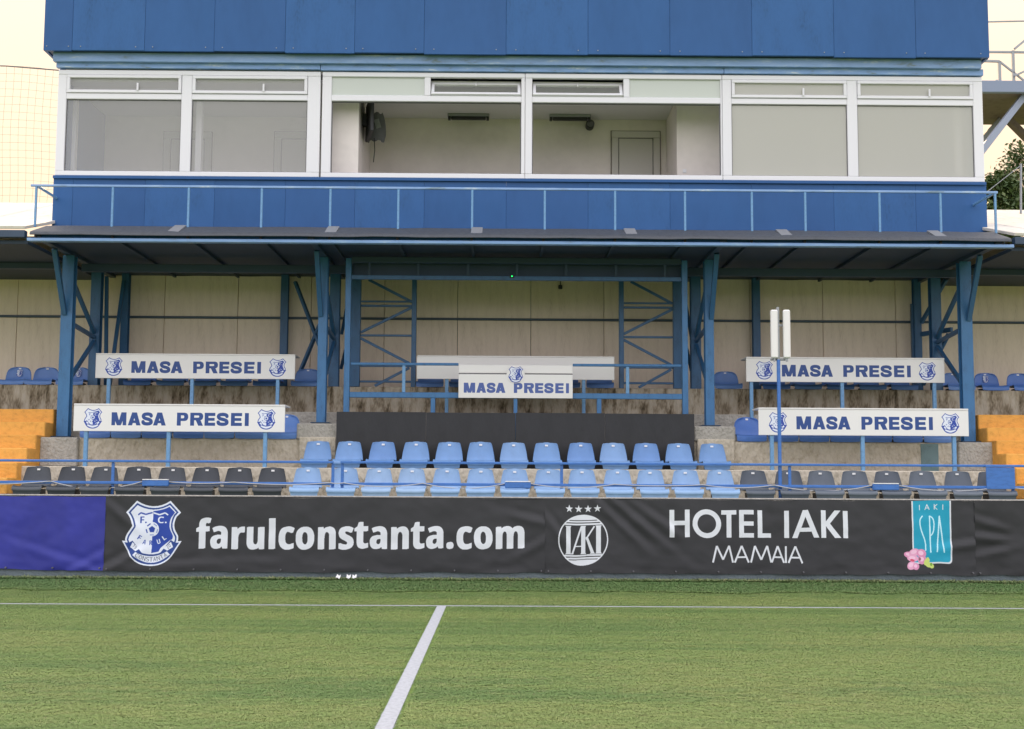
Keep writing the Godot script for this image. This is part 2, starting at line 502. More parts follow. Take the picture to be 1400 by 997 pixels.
# the club's shield; c its centre, k the size of one unit (the shield is about 680 units wide)
func crest(p: Dictionary, c: Vector2, k: float, simple := false) -> void:
	var W := Color(0.86, 0.89, 0.93)
	var B := Color(0.13, 0.26, 0.62)
	var B2 := Color(0.12, 0.25, 0.52)
	var f := func(a: Array) -> Array:
		var o := []
		for q in a: o.append(c + (q - Vector2(478, 485)) * k)
		return o
	var V := func(x: float, y: float) -> Vector2: return Vector2(x, y)
	var sh := []
	sh += curve(V.call(298, 118), V.call(487, 250), V.call(678, 118))
	sh += [V.call(800, 250)]
	sh += curve(V.call(752, 300), V.call(705, 400), V.call(752, 470))
	sh += curve(V.call(775, 510), V.call(785, 560), V.call(765, 600))
	sh += curve(V.call(720, 700), V.call(600, 760), V.call(478, 770), 6)
	sh += curve(V.call(360, 760), V.call(240, 700), V.call(190, 600), 6)
	sh += curve(V.call(175, 560), V.call(180, 510), V.call(208, 470))
	sh += curve(V.call(255, 400), V.call(230, 300), V.call(175, 250))
	var rib := [V.call(140, 568), V.call(222, 715)]
	rib += curve(V.call(222, 715), V.call(300, 848), V.call(480, 850))
	rib += curve(V.call(480, 850), V.call(650, 848), V.call(728, 715))
	rib += [V.call(818, 570), V.call(745, 575), V.call(690, 540)]
	rib += curve(V.call(570, 690), V.call(478, 720), V.call(385, 690))
	rib += [V.call(265, 545), V.call(215, 575)]
	if simple:
		fill(p, [f.call(grow(sh, 12)), ], B)
		fill(p, [f.call(grow(sh, -14))], W)
	else:
		fill(p, [f.call(sh)], W)
		fill(p, [f.call(rib)], W)
		fill(p, [f.call(grow(sh, -20))], B2)
		fill(p, [f.call(grow(sh, -38))], W)
	var half := [V.call(487, 235)]
	half += curve(V.call(487, 238), V.call(600, 225), V.call(668, 185))
	half += [V.call(732, 250)]
	half += curve(V.call(690, 310), V.call(655, 400), V.call(695, 470))
	half += curve(V.call(715, 510), V.call(720, 560), V.call(690, 560))
	half += [V.call(580, 650), V.call(560, 690), V.call(480, 706)]
	fill(p, [f.call(half)], B)
	stroke(p, f.call([V.call(315, 278), V.call(345, 255), V.call(400, 275), V.call(478, 255)]), 16 * k, B, false)
	stroke(p, f.call([V.call(490, 258), V.call(560, 278), V.call(620, 255), V.call(655, 280)]), 16 * k, W, false)
	letter(p, "F.", f.call([V.call(378, 335)])[0], 75 * k, 75 * k, 0, B)
	letter(p, "C.", f.call([V.call(592, 335)])[0], 100 * k, 75 * k, 0, W)
	fill(p, [f.call(ell(V.call(478, 440), 80, 80))], W)
	if simple: stroke(p, f.call(ell(V.call(478, 440), 80, 80) + [V.call(558, 440)]), 10 * k, B, false)
	var pent := []
	for i in 5: pent.append(V.call(478, 442) + Vector2(0, -38).rotated(TAU * i / 5))
	fill(p, [f.call(pent)], B)
	for i in 5:
		stroke(p, f.call([V.call(478, 442) + Vector2(0, 66).rotated(TAU * i / 5 + 0.35), V.call(478, 442) + Vector2(0, 66).rotated(TAU * i / 5 - 0.35)]), 13 * k, B if i in [1, 2] or simple else Color(0.55, 0.62, 0.8), false)
	var far := "FARUL"
	var fx := [340, 397, 470, 556, 618]
	var fy := [532, 582, 592, 578, 536]
	for i in 5: letter(p, far[i], f.call([V.call(fx[i], fy[i])])[0], 36 * k, 52 * k, [0.6, 0.3, 0.0, -0.3, -0.6][i], B if i < 3 else W)
	# ribbon
	fill(p, [f.call(grow(rib, -16) if not simple else rib)], B2 if not simple else B)
	var band := curve(V.call(268, 722), V.call(478, 800), V.call(690, 722))
	band = []
	band += curve(V.call(300, 690), V.call(478, 790), V.call(655, 690), 12)
	band += [V.call(690, 725)]
	var low := curve(V.call(690, 725), V.call(478, 905), V.call(268, 725), 12)
	band += low
	fill(p, [f.call(band)], W)
	fill(p, [f.call([V.call(262, 582), V.call(345, 655), V.call(300, 682), V.call(235, 640)])], W)
	fill(p, [f.call([V.call(695, 582), V.call(610, 655), V.call(655, 682), V.call(722, 640)])], W)
	if not simple:
		letter(p, "19", f.call([V.call(287, 632)])[0], 46 * k, 44 * k, 0.75, Color(0.3, 0.33, 0.42), false)
		letter(p, "20", f.call([V.call(668, 632)])[0], 46 * k, 44 * k, -0.75, Color(0.3, 0.33, 0.42), false)
		var word := "CONSTANTA"
		for i in 9:
			var t := (i - 4.0) / 4.0
			letter(p, word[i], f.call([V.call(478 + t * 158, 778 - t * t * 50)])[0], 34 * k, 46 * k, -t * 0.55, Color(0.3, 0.33, 0.42), false)

func print_mat(p: Dictionary, rough := 0.55) -> StandardMaterial3D:
	var m := StandardMaterial3D.new()
	m.albedo_texture = ImageTexture.create_from_image(p.im)
	m.roughness = rough
	return m

# ------------------------------------------------------------------ stand
const STEP_Z := [0.0, -0.8, -1.6, -2.4, -3.2, -4.3]
var step_y := []

func terrace() -> void:
	step_y = [ay(700, 680, 0.0), ay(700, 641, -0.8), ay(700, 602, -1.6), ay(700, 565, -2.4), ay(700, 530, -3.2)]
	var t := thing("concrete_terrace", "weathered concrete terrace of five steps carrying the seats under the press box", "terrace")
	var mats := [M.concrete_pale, M.concrete_pale, M.concrete_pale, M.concrete_grey, M.concrete]
	for k in 5:
		var st := mb()
		slab(st, -13.0, 13.0, -0.2, step_y[k], STEP_Z[k + 1] - 0.02, STEP_Z[k] - 0.02 if k == 0 else STEP_Z[k], 0.012)
		put("step", st, mats[k], t)
	# blocks under the front columns
	var st2 := mb()
	var a := at(57, 598, -1.58); var b := at(107, 636, -1.58)
	slab(st2, a.x, b.x, step_y[1] + 0.002, a.y, -2.35, -1.5, 0.015)
	put("pedestal", st2, M.concrete_grey, t)
	st2 = mb()
	a = at(1308, 605, -1.58); b = at(1360, 637, -1.58)
	slab(st2, a.x, b.x, step_y[1] + 0.002, a.y, -2.35, -1.5, 0.015)
	put("pedestal", st2, M.concrete_grey, t)
	for e in [[406, 461, 579], [949, 1006, 583]]:
		st2 = mb()
		a = at(e[0], e[2], -1.58); b = at(e[1], 640, -1.58)
		slab(st2, a.x, b.x, step_y[2] + 0.002, a.y, -2.35, -1.56, 0.015)
		put("pedestal", st2, M.concrete_grey, t)
		st2 = mb()
		slab(st2, a.x + 0.04, b.x - 0.02, step_y[1] + 0.002, step_y[2] + 0.03, -1.64, -1.53, 0.015)
		put("pedestal", st2, M.concrete_pale, t)
	st2 = mb()
	a = at(1259, 607, -1.59); b = at(1284, 641, -1.59)
	slab(st2, a.x, b.x, step_y[1] + 0.003, a.y, -1.61, -1.594, 0.002)
	put("plaster_patch", st2, M.patch, t)

func front_wall() -> void:
	var st := mb()
	var t := thing("front_wall", "low blue grey painted concrete wall behind the advertising banners", "wall")
	slab(st, -13, 13, -0.2, step_y[0] - 0.05, -0.018, 0.0, 0.004)
	put("wall_face", st, M.plinth, t)
	st = mb()
	slab(st, -13, 13, step_y[0] - 0.048, step_y[0] + 0.006, -0.26, 0.02, 0.008)
	put("coping", st, M.concrete_grey, t)

func cloth(called: String, label: String, x0: float, x1: float, y0: float, y1: float, sd: int, m: Material, folds: Array) -> void:
	var n := FastNoiseLite.new()
	n.seed = sd; n.frequency = 0.9; n.fractal_octaves = 3
	var nx := maxi(12, int((x1 - x0) / 0.045))
	var ny := 26
	var P := []
	for j in ny + 1:
		var row := []
		for i in nx + 1:
			var s := float(i) / nx
			var r := float(j) / ny
			var x := lerpf(x0, x1, s)
			var sag := 0.006 * sin(x * 7.0 + sd) * (1.0 - r) + 0.012 * n.get_noise_2d(x * 1.3, 90.0)
			var y := lerpf(y1 + sag, y0 + 0.02 * n.get_noise_2d(x * 1.5, 40.0), r)
			var z := 0.045 + 0.022 * n.get_noise_2d(x * 0.8, y * 0.6) + 0.008 * n.get_noise_2d(x * 2.5, y * 4.0)
			z += 0.010 * n.get_noise_2d(x * 1.1 + 50.0, y * 9.0) * smoothstep(0.72, 1.0, r)
			for f in folds:    # pulled folds running off a fixing: x, y, direction, length, strength
				var d := Vector2(x - f[0], y - f[1])
				var al := d.dot(Vector2(cos(f[2]), sin(f[2])))
				var ac := d.dot(Vector2(-sin(f[2]), cos(f[2])))
				z += f[4] * exp(-pow(ac / 0.06, 2.0)) * exp(-pow(al / f[3], 2.0)) - f[4] * 0.6 * exp(-pow((ac - 0.09) / 0.05, 2.0)) * exp(-pow(al / f[3], 2.0))
			row.append(Vector3(x, y, maxf(z, 0.024)))
		P.append(row)
	var st := mb()
	for j in ny:
		for i in nx:
			for k in [[0, 0], [1, 0], [1, 1], [0, 0], [1, 1], [0, 1]]:   # clockwise seen from the front
				var ii: int = i + k[0]
				var jj: int = j + k[1]
				var ex: Vector3 = P[jj][mini(ii + 1, nx)] - P[jj][maxi(ii - 1, 0)]
				var ey: Vector3 = P[maxi(jj - 1, 0)][ii] - P[mini(jj + 1, ny)][ii]
				st.set_normal(ex.cross(ey).normalized())
				st.set_uv(Vector2(float(ii) / nx, float(jj) / ny))
				st.add_vertex(P[jj][ii])
	var t := thing(called, label, "banner", Vector3((x0 + x1) / 2, y0, 0.03), "advertising banners along the front wall")
	put("cloth", st, m, t)
	st = mb()
	tube(st, [Vector3(x0, y1 + 0.004, 0.035), Vector3(x1, y1 + 0.004, 0.035)], 0.007, 6)
	put("top_cord", st, M.dark, t)
	# eyelets
	var nn := int((x1 - x0) / 0.6)
	for i in nn + 1:
		st = mb()
		var ex := lerpf(x0 + 0.05, x1 - 0.05, float(i) / nn)
		tube(st, [Vector3(ex, y0 + 0.03, 0.05), Vector3(ex, y0 + 0.03, 0.085)], 0.011, 8)
		put("eyelet", st, M.gasket, t)

func banners() -> void:
	var y1 := ay(420, 680.5, 0.04)
	var y0 := ay(420, 781, 0.04)
	var e := []
	for u in [143, 745, 1333]: e.append(ax(u, 730, 0.04))
	var D := Color(0.178, 0.183, 0.195)
	var W := Color(0.84, 0.86, 0.88)
	var blue := mat(0.027, 0.035, 0.31, 0.6, noise_tex(71, 256, 0.01, [g(0.88), g(1.0)], 0.2), Vector3(0.4, 0.4, 0.4))
	cloth("advertising_banner", "plain royal blue banner at the left end of the front wall", -9.6, e[0], y0, y1, 3, blue, [[e[0] - 0.2, y0 + 0.1, 0.5, 0.5, 0.02], [-6.2, y0 + 0.15, -0.3, 0.8, 0.015]])
	# banner with the club's address
	var k := 2048.0 / 602.0
	var ht := int((781.0 - 680.5) * k)
	var p := pen(2048, ht, 143, 679.0, k, k, 0.0052, D)
	crest(p, Vector2(207.5, 728.6), 1.0 / 8.307)
	text(p, "farulconstanta.com", 267.5, 717, 708, 751.0, W, true, 0.9)
	cloth("advertising_banner", "black banner with club shield and white web address", e[0], e[1], y0 - 0.01, y1, 12, print_mat(p, 0.65),
		[[e[0] + 0.25, y0 + 0.12, 0.5, 0.35, 0.03], [e[0] + 0.2, y1 - 0.25, -0.7, 0.3, 0.02], [e[1] - 0.2, y1 - 0.3, -0.25, 0.35, 0.022], [e[1] - 0.15, y0 + 0.35, 0.5, 0.3, 0.018], [e[0] + 1.2, y0 + 0.08, 0.05, 1.2, 0.012]])
	# hotel banner
	k = 2048.0 / 588.0
	ht = int((784.0 - 683.5) * k)
	p = pen(2048, ht, 745, 682.5, k, k, 0.0052, D)
	hotel_print(p, W, D)
	cloth("advertising_banner", "black hotel banner with round emblem, four stars and teal spa panel", e[1], e[2], y0 - 0.01, y1, 21, print_mat(p, 0.65),
		[[e[1] + 1.05, y1 - 0.35, -0.75, 0.5, 0.03], [e[1] + 1.35, y1 - 0.35, -0.7, 0.55, 0.025], [e[1] + 1.6, y1 - 0.3, -0.6, 0.4, 0.02], [e[1] + 0.12, y1 - 0.4, -0.9, 0.3, 0.02], [e[2] - 0.15, y0 + 0.4, 0.15, 0.3, 0.03]])
	var black := mat(0.027, 0.028, 0.031, 0.65, noise_tex(72, 256, 0.01, [g(0.9), g(1.0)], 0.2), Vector3(0.4, 0.4, 0.4))
	cloth("advertising_banner", "plain black creased banner at the right end of the front wall", e[2], 9.6, y0 - 0.01, y1, 33, black,
		[[e[2] + 0.2, y0 + 0.5, -0.1, 0.35, 0.03], [e[2] + 0.25, y0 + 0.3, 0.2, 0.4, 0.025], [e[2] + 0.2, y0 + 0.7, -0.3, 0.3, 0.02]])

func hotel_print(p: Dictionary, W: Color, D: Color) -> void:
	# emblem (units of 1/8.307)
	var q := func(x: float, y: float) -> Vector2: return Vector2(740 + x / 8.307, 670 + y / 8.307)
	for i in 4:
		var star := []
		for j in 10:
			star.append(q.call(317 + 106.4 * i, 214) + Vector2(0, -(46 if j % 2 == 0 else 18) / 8.307).rotated(TAU * j / 10))
		fill(p, [star], W)
	var c: Vector2 = q.call(475, 566)
	fill(p, [ell(c, 284 / 8.307, 288 / 8.307, 80), ell(c, 270 / 8.307, 274 / 8.307, 80)], W)
	var chord := func(ya: float, yb: float) -> void:
		var up := []
		for i in 13:
			var y := lerpf(ya, yb, i / 12.0)
			var hx := 284.0 * sqrt(maxf(0.0, 1.0 - pow((y - 566.0) / 288.0, 2.0)))
			up.append([475 - hx, 475 + hx, y])
		var poly := []
		for r in up: poly.append(q.call(r[0], r[2]))
		up.reverse()
		for r in up: poly.append(q.call(r[1], r[2]))
		fill(p, [poly], W)
	chord.call(278, 340); chord.call(349, 366); chord.call(378, 397)
	chord.call(730, 749); chord.call(760, 780); chord.call(789, 853)
	for b in [[282, 332], [622, 676]]:
		fill(p, [[q.call(b[0], 410), q.call(b[1], 410), q.call(b[1], 720), q.call(b[0], 720)]], W)
		fill(p, [[q.call(b[0] - 10, 405), q.call(b[1] + 10, 405), q.call(b[1], 422), q.call(b[0], 422)]], W)
		fill(p, [[q.call(b[0], 708), q.call(b[1], 708), q.call(b[1] + 10, 724), q.call(b[0] - 10, 724)]], W)
	fill(p, [[q.call(452, 405), q.call(505, 405), q.call(500, 420), q.call(500, 708), q.call(510, 724), q.call(442, 724), q.call(452, 708)]], W)
	stroke(p, [q.call(352, 718), q.call(455, 412)], 20 / 8.307, W, false)
	fill(p, [[q.call(340, 712), q.call(366, 712), q.call(362, 724), q.call(336, 724)]], W)
	stroke(p, [q.call(385, 634), q.call(455, 634)], 13 / 8.307, W, false)
	stroke(p, [q.call(505, 560), q.call(602, 412)], 18 / 8.307, W, false)
	fill(p, [[q.call(500, 535), q.call(525, 525), q.call(600, 712), q.call(612, 724), q.call(548, 724), q.call(560, 712)]], W)
	# lettering from straight strokes; y rises a little along the line as the cloth hangs
	var top := func(x: float) -> float: return 697.2 + (x - 915) * 0.0052
	var R := func(x0: float, x1: float, a: float, b: float) -> void:
		var s: float = top.call(x0)
		fill(p, [rect(x0, s + a, x1, s + b)], W)
	R.call(915, 921.5, 0, 37.3); R.call(936, 942.5, 0, 37.3); R.call(921, 937, 15, 21)
	var oc := Vector2(966, 716.2)
	fill(p, [ell(oc, 19.6, 19.6, 60), ell(oc, 12.8, 12.8, 60)], W)
	R.call(986, 1006.5, 0, 6); R.call(993, 999.6, 0, 37.3)
	R.call(1010.3, 1017, 0, 37.3); R.call(1016, 1030.5, 0, 6); R.call(1016, 1030.0, 15.5, 21.3); R.call(1016, 1030.5, 31.3, 37.3)
	R.call(1035.5, 1042, 0, 37.3); R.call(1041, 1053.5, 31.3, 37.3)
	R.call(1071.7, 1078.4, 0, 37.3)
	var ya := 698.0
	fill(p, [[Vector2(1082.5, ya + 37.3), Vector2(1097.5, ya), Vector2(1104.5, ya), Vector2(1119.5, ya + 37.3), Vector2(1112.3, ya + 37.3), Vector2(1101, ya + 9), Vector2(1089.7, ya + 37.3)]], W)
	R.call(1092, 1110, 23.5, 29)
	R.call(1122.3, 1129, 0, 37.3)
	fill(p, [[Vector2(1128, ya + 16.5), Vector2(1141, ya), Vector2(1149.5, ya), Vector2(1134.5, ya + 18), Vector2(1149.5, ya + 37.3), Vector2(1140.8, ya + 37.3), Vector2(1128, ya + 20.5)]], W)
	R.call(1152.3, 1159, 0, 37.3)
	# thin second line
	var y0 := 746.0; var y1 := 768.6
	var w := 2.5
	for s in [[[974, y1], [979.5, y0], [988, y1 - 4], [996.3, y0], [1001.6, y1]],
			[[1004, y1], [1013.5, y0], [1023, y1]], [[1008, y1 - 7.4], [1019, y1 - 7.4]],
			[[1026, y1], [1031.5, y0], [1040, y1 - 4], [1048.2, y0], [1053.6, y1]],
			[[1054.4, y1], [1062.5, y0], [1071, y1]], [[1058, y1 - 7.4], [1067.4, y1 - 7.4]],
			[[1073.5, y0], [1073.5, y1]],
			[[1077, y1], [1086.5, y0], [1096, y1]], [[1081, y1 - 7.4], [1092, y1 - 7.4]]]:
		var pts := []
		for a in s: pts.append(Vector2(a[0], a[1] + (a[0] - 974) * 0.0052))
		stroke(p, pts, w, W, false)
	# teal spa panel (units of 1/7.12)
	var z := func(x: float, y: float) -> Vector2: return Vector2(1200 + x / 7.12, 660 + y / 7.12)
	var card := [z.call(333, 162), z.call(720, 166)]
	card += curve(z.call(720, 740), z.call(720, 790), z.call(680, 790))
	card += [z.call(333, 788)]
	fill(p, [card], W)
	var inner := [z.call(347, 172), z.call(706, 175)]
	inner += curve(z.call(706, 735), z.call(706, 775), z.call(672, 775))
	inner += [z.call(347, 774)]
	var T := Color(0.075, 0.60, 0.72)
	fill(p, [inner], T)
	for s in [[[412, 222], [412, 268]], [[464, 268], [485, 220], [506, 268]], [[472, 254], [498, 254]], [[556, 220], [556, 268]], [[584, 220], [557, 245], [584, 268]], [[640, 222], [640, 268]]]:
		var pts := []
		for a in s: pts.append(z.call(a[0], a[1]))
		stroke(p, pts, 1.1, W)
	var L := Color(0.75, 0.91, 0.95)
	var s1 := curve(z.call(437, 330), z.call(405, 355), z.call(412, 410))
	s1 += curve(z.call(412, 410), z.call(420, 470), z.call(445, 530))
	s1 += curve(z.call(445, 530), z.call(468, 590), z.call(462, 660))
	stroke(p, s1, 1.7, L)
	stroke(p, [z.call(507, 335), z.call(510, 678)], 1.9, L)
	stroke(p, curve(z.call(507, 333), z.call(556, 345), z.call(549, 430)) + curve(z.call(549, 430), z.call(545, 505), z.call(512, 520)), 1.7, L)
	stroke(p, [z.call(574, 675), z.call(604, 335), z.call(643, 678)], 1.9, L)
	# orchid
	var petals := [[300, 700, 58, 34, 0.2], [350, 680, 60, 42, -0.3], [420, 690, 52, 48, 0.5], [335, 735, 62, 36, 0.1], [425, 750, 46, 50, 0.2], [320, 805, 50, 44, -0.6], [365, 815, 34, 38, 0.4]]
	var i := 0
	for f in petals:
		var cc: Vector2 = z.call(f[0], f[1])
		fill(p, [ell(cc, f[2] / 8.0, f[3] / 8.0, 24, f[4])], Color(0.84, 0.56, 0.70) if i % 2 == 0 else Color(0.88, 0.64, 0.76))
		fill(p, [ell(cc + Vector2(-0.8, -0.8), f[2] / 14.0, f[3] / 16.0, 20, f[4])], Color(0.93, 0.75, 0.84))
		i += 1
	fill(p, [ell(z.call(330, 755), 3.2, 1.8, 16, 0.3)], Color(0.80, 0.30, 0.42))
	fill(p, [ell(z.call(402, 742), 1.6, 2.4, 16)], Color(0.55, 0.35, 0.40))
	for f in [[470, 770, 3.5, 5.5, 0.5], [490, 800, 5, 3.5, 0.3], [515, 810, 4, 3, 0.8], [478, 750, 2.2, 3.4, 0.2]]:
		fill(p, [ell(z.call(f[0], f[1]), f[2], f[3], 16, f[4])], Color(0.77, 0.84, 0.45))
	fill(p, [ell(z.call(512, 795), 1.6, 2.2, 12)], Color(0.45, 0.62, 0.22))

# ------------------------------------------------------------------ seats
# kind 0: shells of the two front rows; kind 1: wider rounded shells of the upper rows. Origin: edge of the step, on top.
func make_seat(kind: int) -> Node3D:
	var o := Node3D.new()
	var bp: Array   # profile of the back: y, z, half width
	var pp: Array   # profile of the pan: y, z, half width
	if kind == 0:
		bp = [[0.405, -0.47, 0.132], [0.402, -0.468, 0.152], [0.390, -0.466, 0.165], [0.36, -0.46, 0.174], [0.31, -0.452, 0.186], [0.25, -0.442, 0.198], [0.19, -0.43, 0.207], [0.14, -0.415, 0.212], [0.115, -0.39, 0.213]]
		pp = [[0.115, -0.388, 0.208], [0.10, -0.35, 0.205], [0.092, -0.25, 0.205], [0.095, -0.12, 0.208], [0.105, -0.03, 0.21], [0.10, 0.005, 0.21], [0.080, 0.022, 0.208], [0.055, 0.024, 0.205], [0.052, 0.012, 0.195], [0.0, 0.004, 0.186]]
	else:
		bp = [[0.335, -0.42, 0.07], [0.330, -0.419, 0.115], [0.315, -0.417, 0.155], [0.285, -0.412, 0.187], [0.24, -0.404, 0.206], [0.18, -0.395, 0.216], [0.12, -0.385, 0.222], [0.085, -0.36, 0.224]]
		pp = [[0.085, -0.358, 0.224], [0.07, -0.32, 0.226], [0.062, -0.2, 0.228], [0.066, -0.08, 0.232], [0.070, -0.01, 0.234], [0.062, 0.02, 0.234], [0.035, 0.026, 0.232], [0.0, 0.022, 0.225]]
	var nj := 12
	var rows := []
	for r in bp:
		var row := []
		for j in nj + 1:
			var s := -1.0 + 2.0 * j / nj
			row.append(Vector3(s * r[2], r[0] - 0.006 * pow(absf(s), 6.0), r[1] + 0.035 * pow(absf(s), 3.0) + 0.012 * s * s))
		rows.append(row)
	var st := mb()
	grid_shell(st, rows, 0.012)
	put("backrest", st, M.seat_pale, o)
	rows = []
	for r in pp:
		var row := []
		for j in nj + 1:
			var s := -1.0 + 2.0 * j / nj
			row.append(Vector3(s * r[2], r[0] + (0.02 * pow(absf(s), 4.0) if r[1] < 0.0 else 0.008 * pow(absf(s), 4.0)), r[1]))
		rows.append(row)
	st = mb()
	grid_shell(st, rows, 0.012)
	put("seat_pan", st, M.seat_pale, o)
	st = mb()
	if kind == 0:
		box(st, Vector3(0, 0.362, -0.437), Vector3(0.046, 0.026, 0.008), 0.004)
	else:
		box(st, Vector3(0, 0.305, -0.397), Vector3(0.040, 0.022, 0.008), 0.004)
	put("number_plate", st, M.white, o)
	st = mb()
	for s in [-1.0, 1.0]:
		slab(st, s * 0.12 - 0.02, s * 0.12 + 0.02, 0.0, 0.08 if kind == 0 else 0.05, -0.36, -0.06, 0.003)
	put("bracket", st, M.dark, o)
	return o

const ORD := ["first", "second", "third", "fourth", "fifth", "sixth", "seventh", "eighth", "ninth", "tenth", "eleventh", "twelfth", "thirteenth"]

func ordinal(i: int, n: int) -> String:
	return "leftmost" if i == 0 else "rightmost" if i == n - 1 else ORD[i] + " from left"

func seat_row(proto: Node3D, us: Array, v: float, k: int, mats: Array, head: String, tail: String, group: String, stickers: Array = []) -> void:
	for i in us.size():
		var o: Node3D = proto.duplicate()
		o.name = numbered("stadium_seat")
		add_child(o)
		o.position = Vector3(ax(us[i], v, STEP_Z[k] - 0.1), step_y[k], STEP_Z[k] - 0.02)
		o.rotation.y = rng.randf_range(-0.04, 0.04)
		o.rotation.x = rng.randf_range(-0.012, 0.0)
		if k == 2: o.scale.y = 1.2
		var m: Material = mats[rng.randi() % mats.size()]
		for c in o.get_children():
			if c.name in [&"backrest", &"seat_pan"]: (c as MeshInstance3D).set_surface_override_material(0, m)
		tag(o, "%s, %s %s" % [head, ordinal(i, us.size()), tail], "seat", group)
		if i in stickers:
			var s := mb()
			var hw := 0.062
			for t in [[-1, 1, 0, 0], [1, 1, 1, 0], [1, -1, 1, 1], [-1, 1, 0, 0], [1, -1, 1, 1], [-1, -1, 0, 1]]:
				s.set_normal(Vector3(0, 0, 1)); s.set_uv(Vector2(t[2], t[3]))
				s.add_vertex(Vector3(t[0] * hw, 0.225 + t[1] * hw * 1.05, -0.375 - 0.012 * t[1]))
			var q := MeshInstance3D.new()
			q.mesh = s.commit()
			q.mesh.surface_set_material(0, M.sticker)
			q.name = "crest_sticker"
			o.add_child(q)

func seats() -> void:
	var p := pen(192, 192, 0, 0, 1, 1, 0.0, Color(0.8, 0.85, 0.9, 0.0))
	crest(p, Vector2(96, 96), 0.255, true)
	M.sticker = print_mat(p, 0.5)
	M.sticker.transparency = BaseMaterial3D.TRANSPARENCY_ALPHA_SCISSOR
	M.sticker.alpha_scissor_threshold = 0.5
	var a := make_seat(0)
	var b := make_seat(1)
	seat_row(a, [40, 87, 132, 180, 228, 274, 321, 367], 660, 0, [M.seat_grey, M.seat_grey, M.seat_grey3], "dark grey seat at the front row's left end", "beside the pale ones", "dark grey seats, left of the front row")
	seat_row(a, [417, 467, 515, 562, 609, 657, 704, 752, 799, 846, 894, 941, 990], 662, 0, [M.seat_pale, M.seat_pale, M.seat_pale2], "faded pale blue seat in the front row", "of thirteen", "pale blue seats of the front row")
	seat_row(a, [1038, 1085, 1132, 1177, 1223, 1272, 1320, 1367], 665, 0, [M.seat_grey2, M.seat_grey2, M.seat_grey4], "bleached grey seat at the front row's right end", "beside the pale ones", "grey seats, right of the front row")
	seat_row(a, [431, 475, 520, 566, 611.5, 657.5, 703, 749, 795, 841, 887, 933, 979], 624, 1, [M.seat_mid, M.seat_mid, M.seat_mid3, M.seat_mid2], "mid blue seat in the second row", "before the black board", "mid blue seats of the second row")
	var bl := [M.seat_blue, M.seat_blue, M.seat_blue2]
	seat_row(b, [133, 175, 217, 260, 302, 344, 387], 590, 2, bl, "deep blue seat behind the lower left press table", "in its row", "blue seats at the lower left press table")
	seat_row(b, [1026, 1069, 1111, 1153, 1196, 1238, 1280], 592, 2, bl, "deep blue seat behind the lower right press table", "in its row", "blue seats at the lower right press table")
	var bl2 := [M.seat_blue2, M.seat_blue2, M.seat_blue]
	seat_row(b, [17, 55, 98], 518, 4, bl2, "rounded blue seat at the top row's left end", "of three", "blue seats at the left end of the top row", [0, 2])
	seat_row(b, [190, 235, 279, 322, 366, 418], 518, 4, bl2, "rounded blue seat in the top row", "behind the upper left press table", "blue seats at the upper left press table")
	seat_row(b, [588, 633, 774, 820], 520, 4, bl2, "blue seat in the top row", "behind the blank white table", "blue seats behind the blank table")
	seat_row(b, [995, 1060, 1103, 1147, 1191, 1234], 521, 4, bl2, "rounded blue seat in the top row", "behind the upper right press table", "blue seats at the upper right press table")
	seat_row(b, [1312, 1358, 1402], 523, 4, bl2, "rounded blue seat at the top row's right end", "of three", "blue seats at the right end of the top row", [1])
	a.free(); b.free()

# ------------------------------------------------------------------ press tables
func print_board(called: String, x0: float, x1: float, y0: float, y1: float, z: float, m: Material, parent: Node3D) -> void:
	var st := mb()
	var q := [[x0, y1, 0, 0], [x1, y1, 1, 0], [x1, y0, 1, 1], [x0, y1, 0, 0], [x1, y0, 1, 1], [x0, y0, 0, 1]]
	for e in q:
		st.set_normal(Vector3(0, 0, 1)); st.set_uv(Vector2(e[2], e[3])); st.add_vertex(Vector3(e[0], e[1], z))
	put(called, st, m, parent)

func press_table(label: String, u0: float, u1: float, v0: float, v1: float, z: float, legs: Array, foot: float, m: Material) -> void:
	var a := at(u0, v0, z)
	var b := at(u1, v1, z)
	var yb := ay(u0, v1, z)
	var t := thing("press_table", label, "table", Vector3((a.x + b.x) / 2, foot, z), "white fronted press tables")
	var st := mb()
	slab(st, a.x, b.x, yb, a.y, z - 0.018, z - 0.002, 0.003)
	put("front_panel", st, M.board, t)
	if m: print_board("lettered_face", a.x + 0.004, b.x - 0.004, yb + 0.004, a.y - 0.004, z + 0.0005, m, t)
	st = mb()
	slab(st, a.x, b.x, a.y + 0.001, a.y + 0.024, z - 0.46, z + 0.006, 0.004)
	put("table_top", st, M.board, t)
	for u in legs:
		st = mb()
		var x := ax(u, v1, z - 0.05)
		slab(st, x - 0.028, x + 0.028, foot, a.y, z - 0.075, z - 0.02, 0.004)
		put("leg", st, M.rail, t)
		st = mb()
		bar(st, Vector3(x, a.y - 0.3, z - 0.08), Vector3(x, a.y - 0.01, z - 0.4), 0.03, 0.03)
		put("brace", st, M.rail, t)

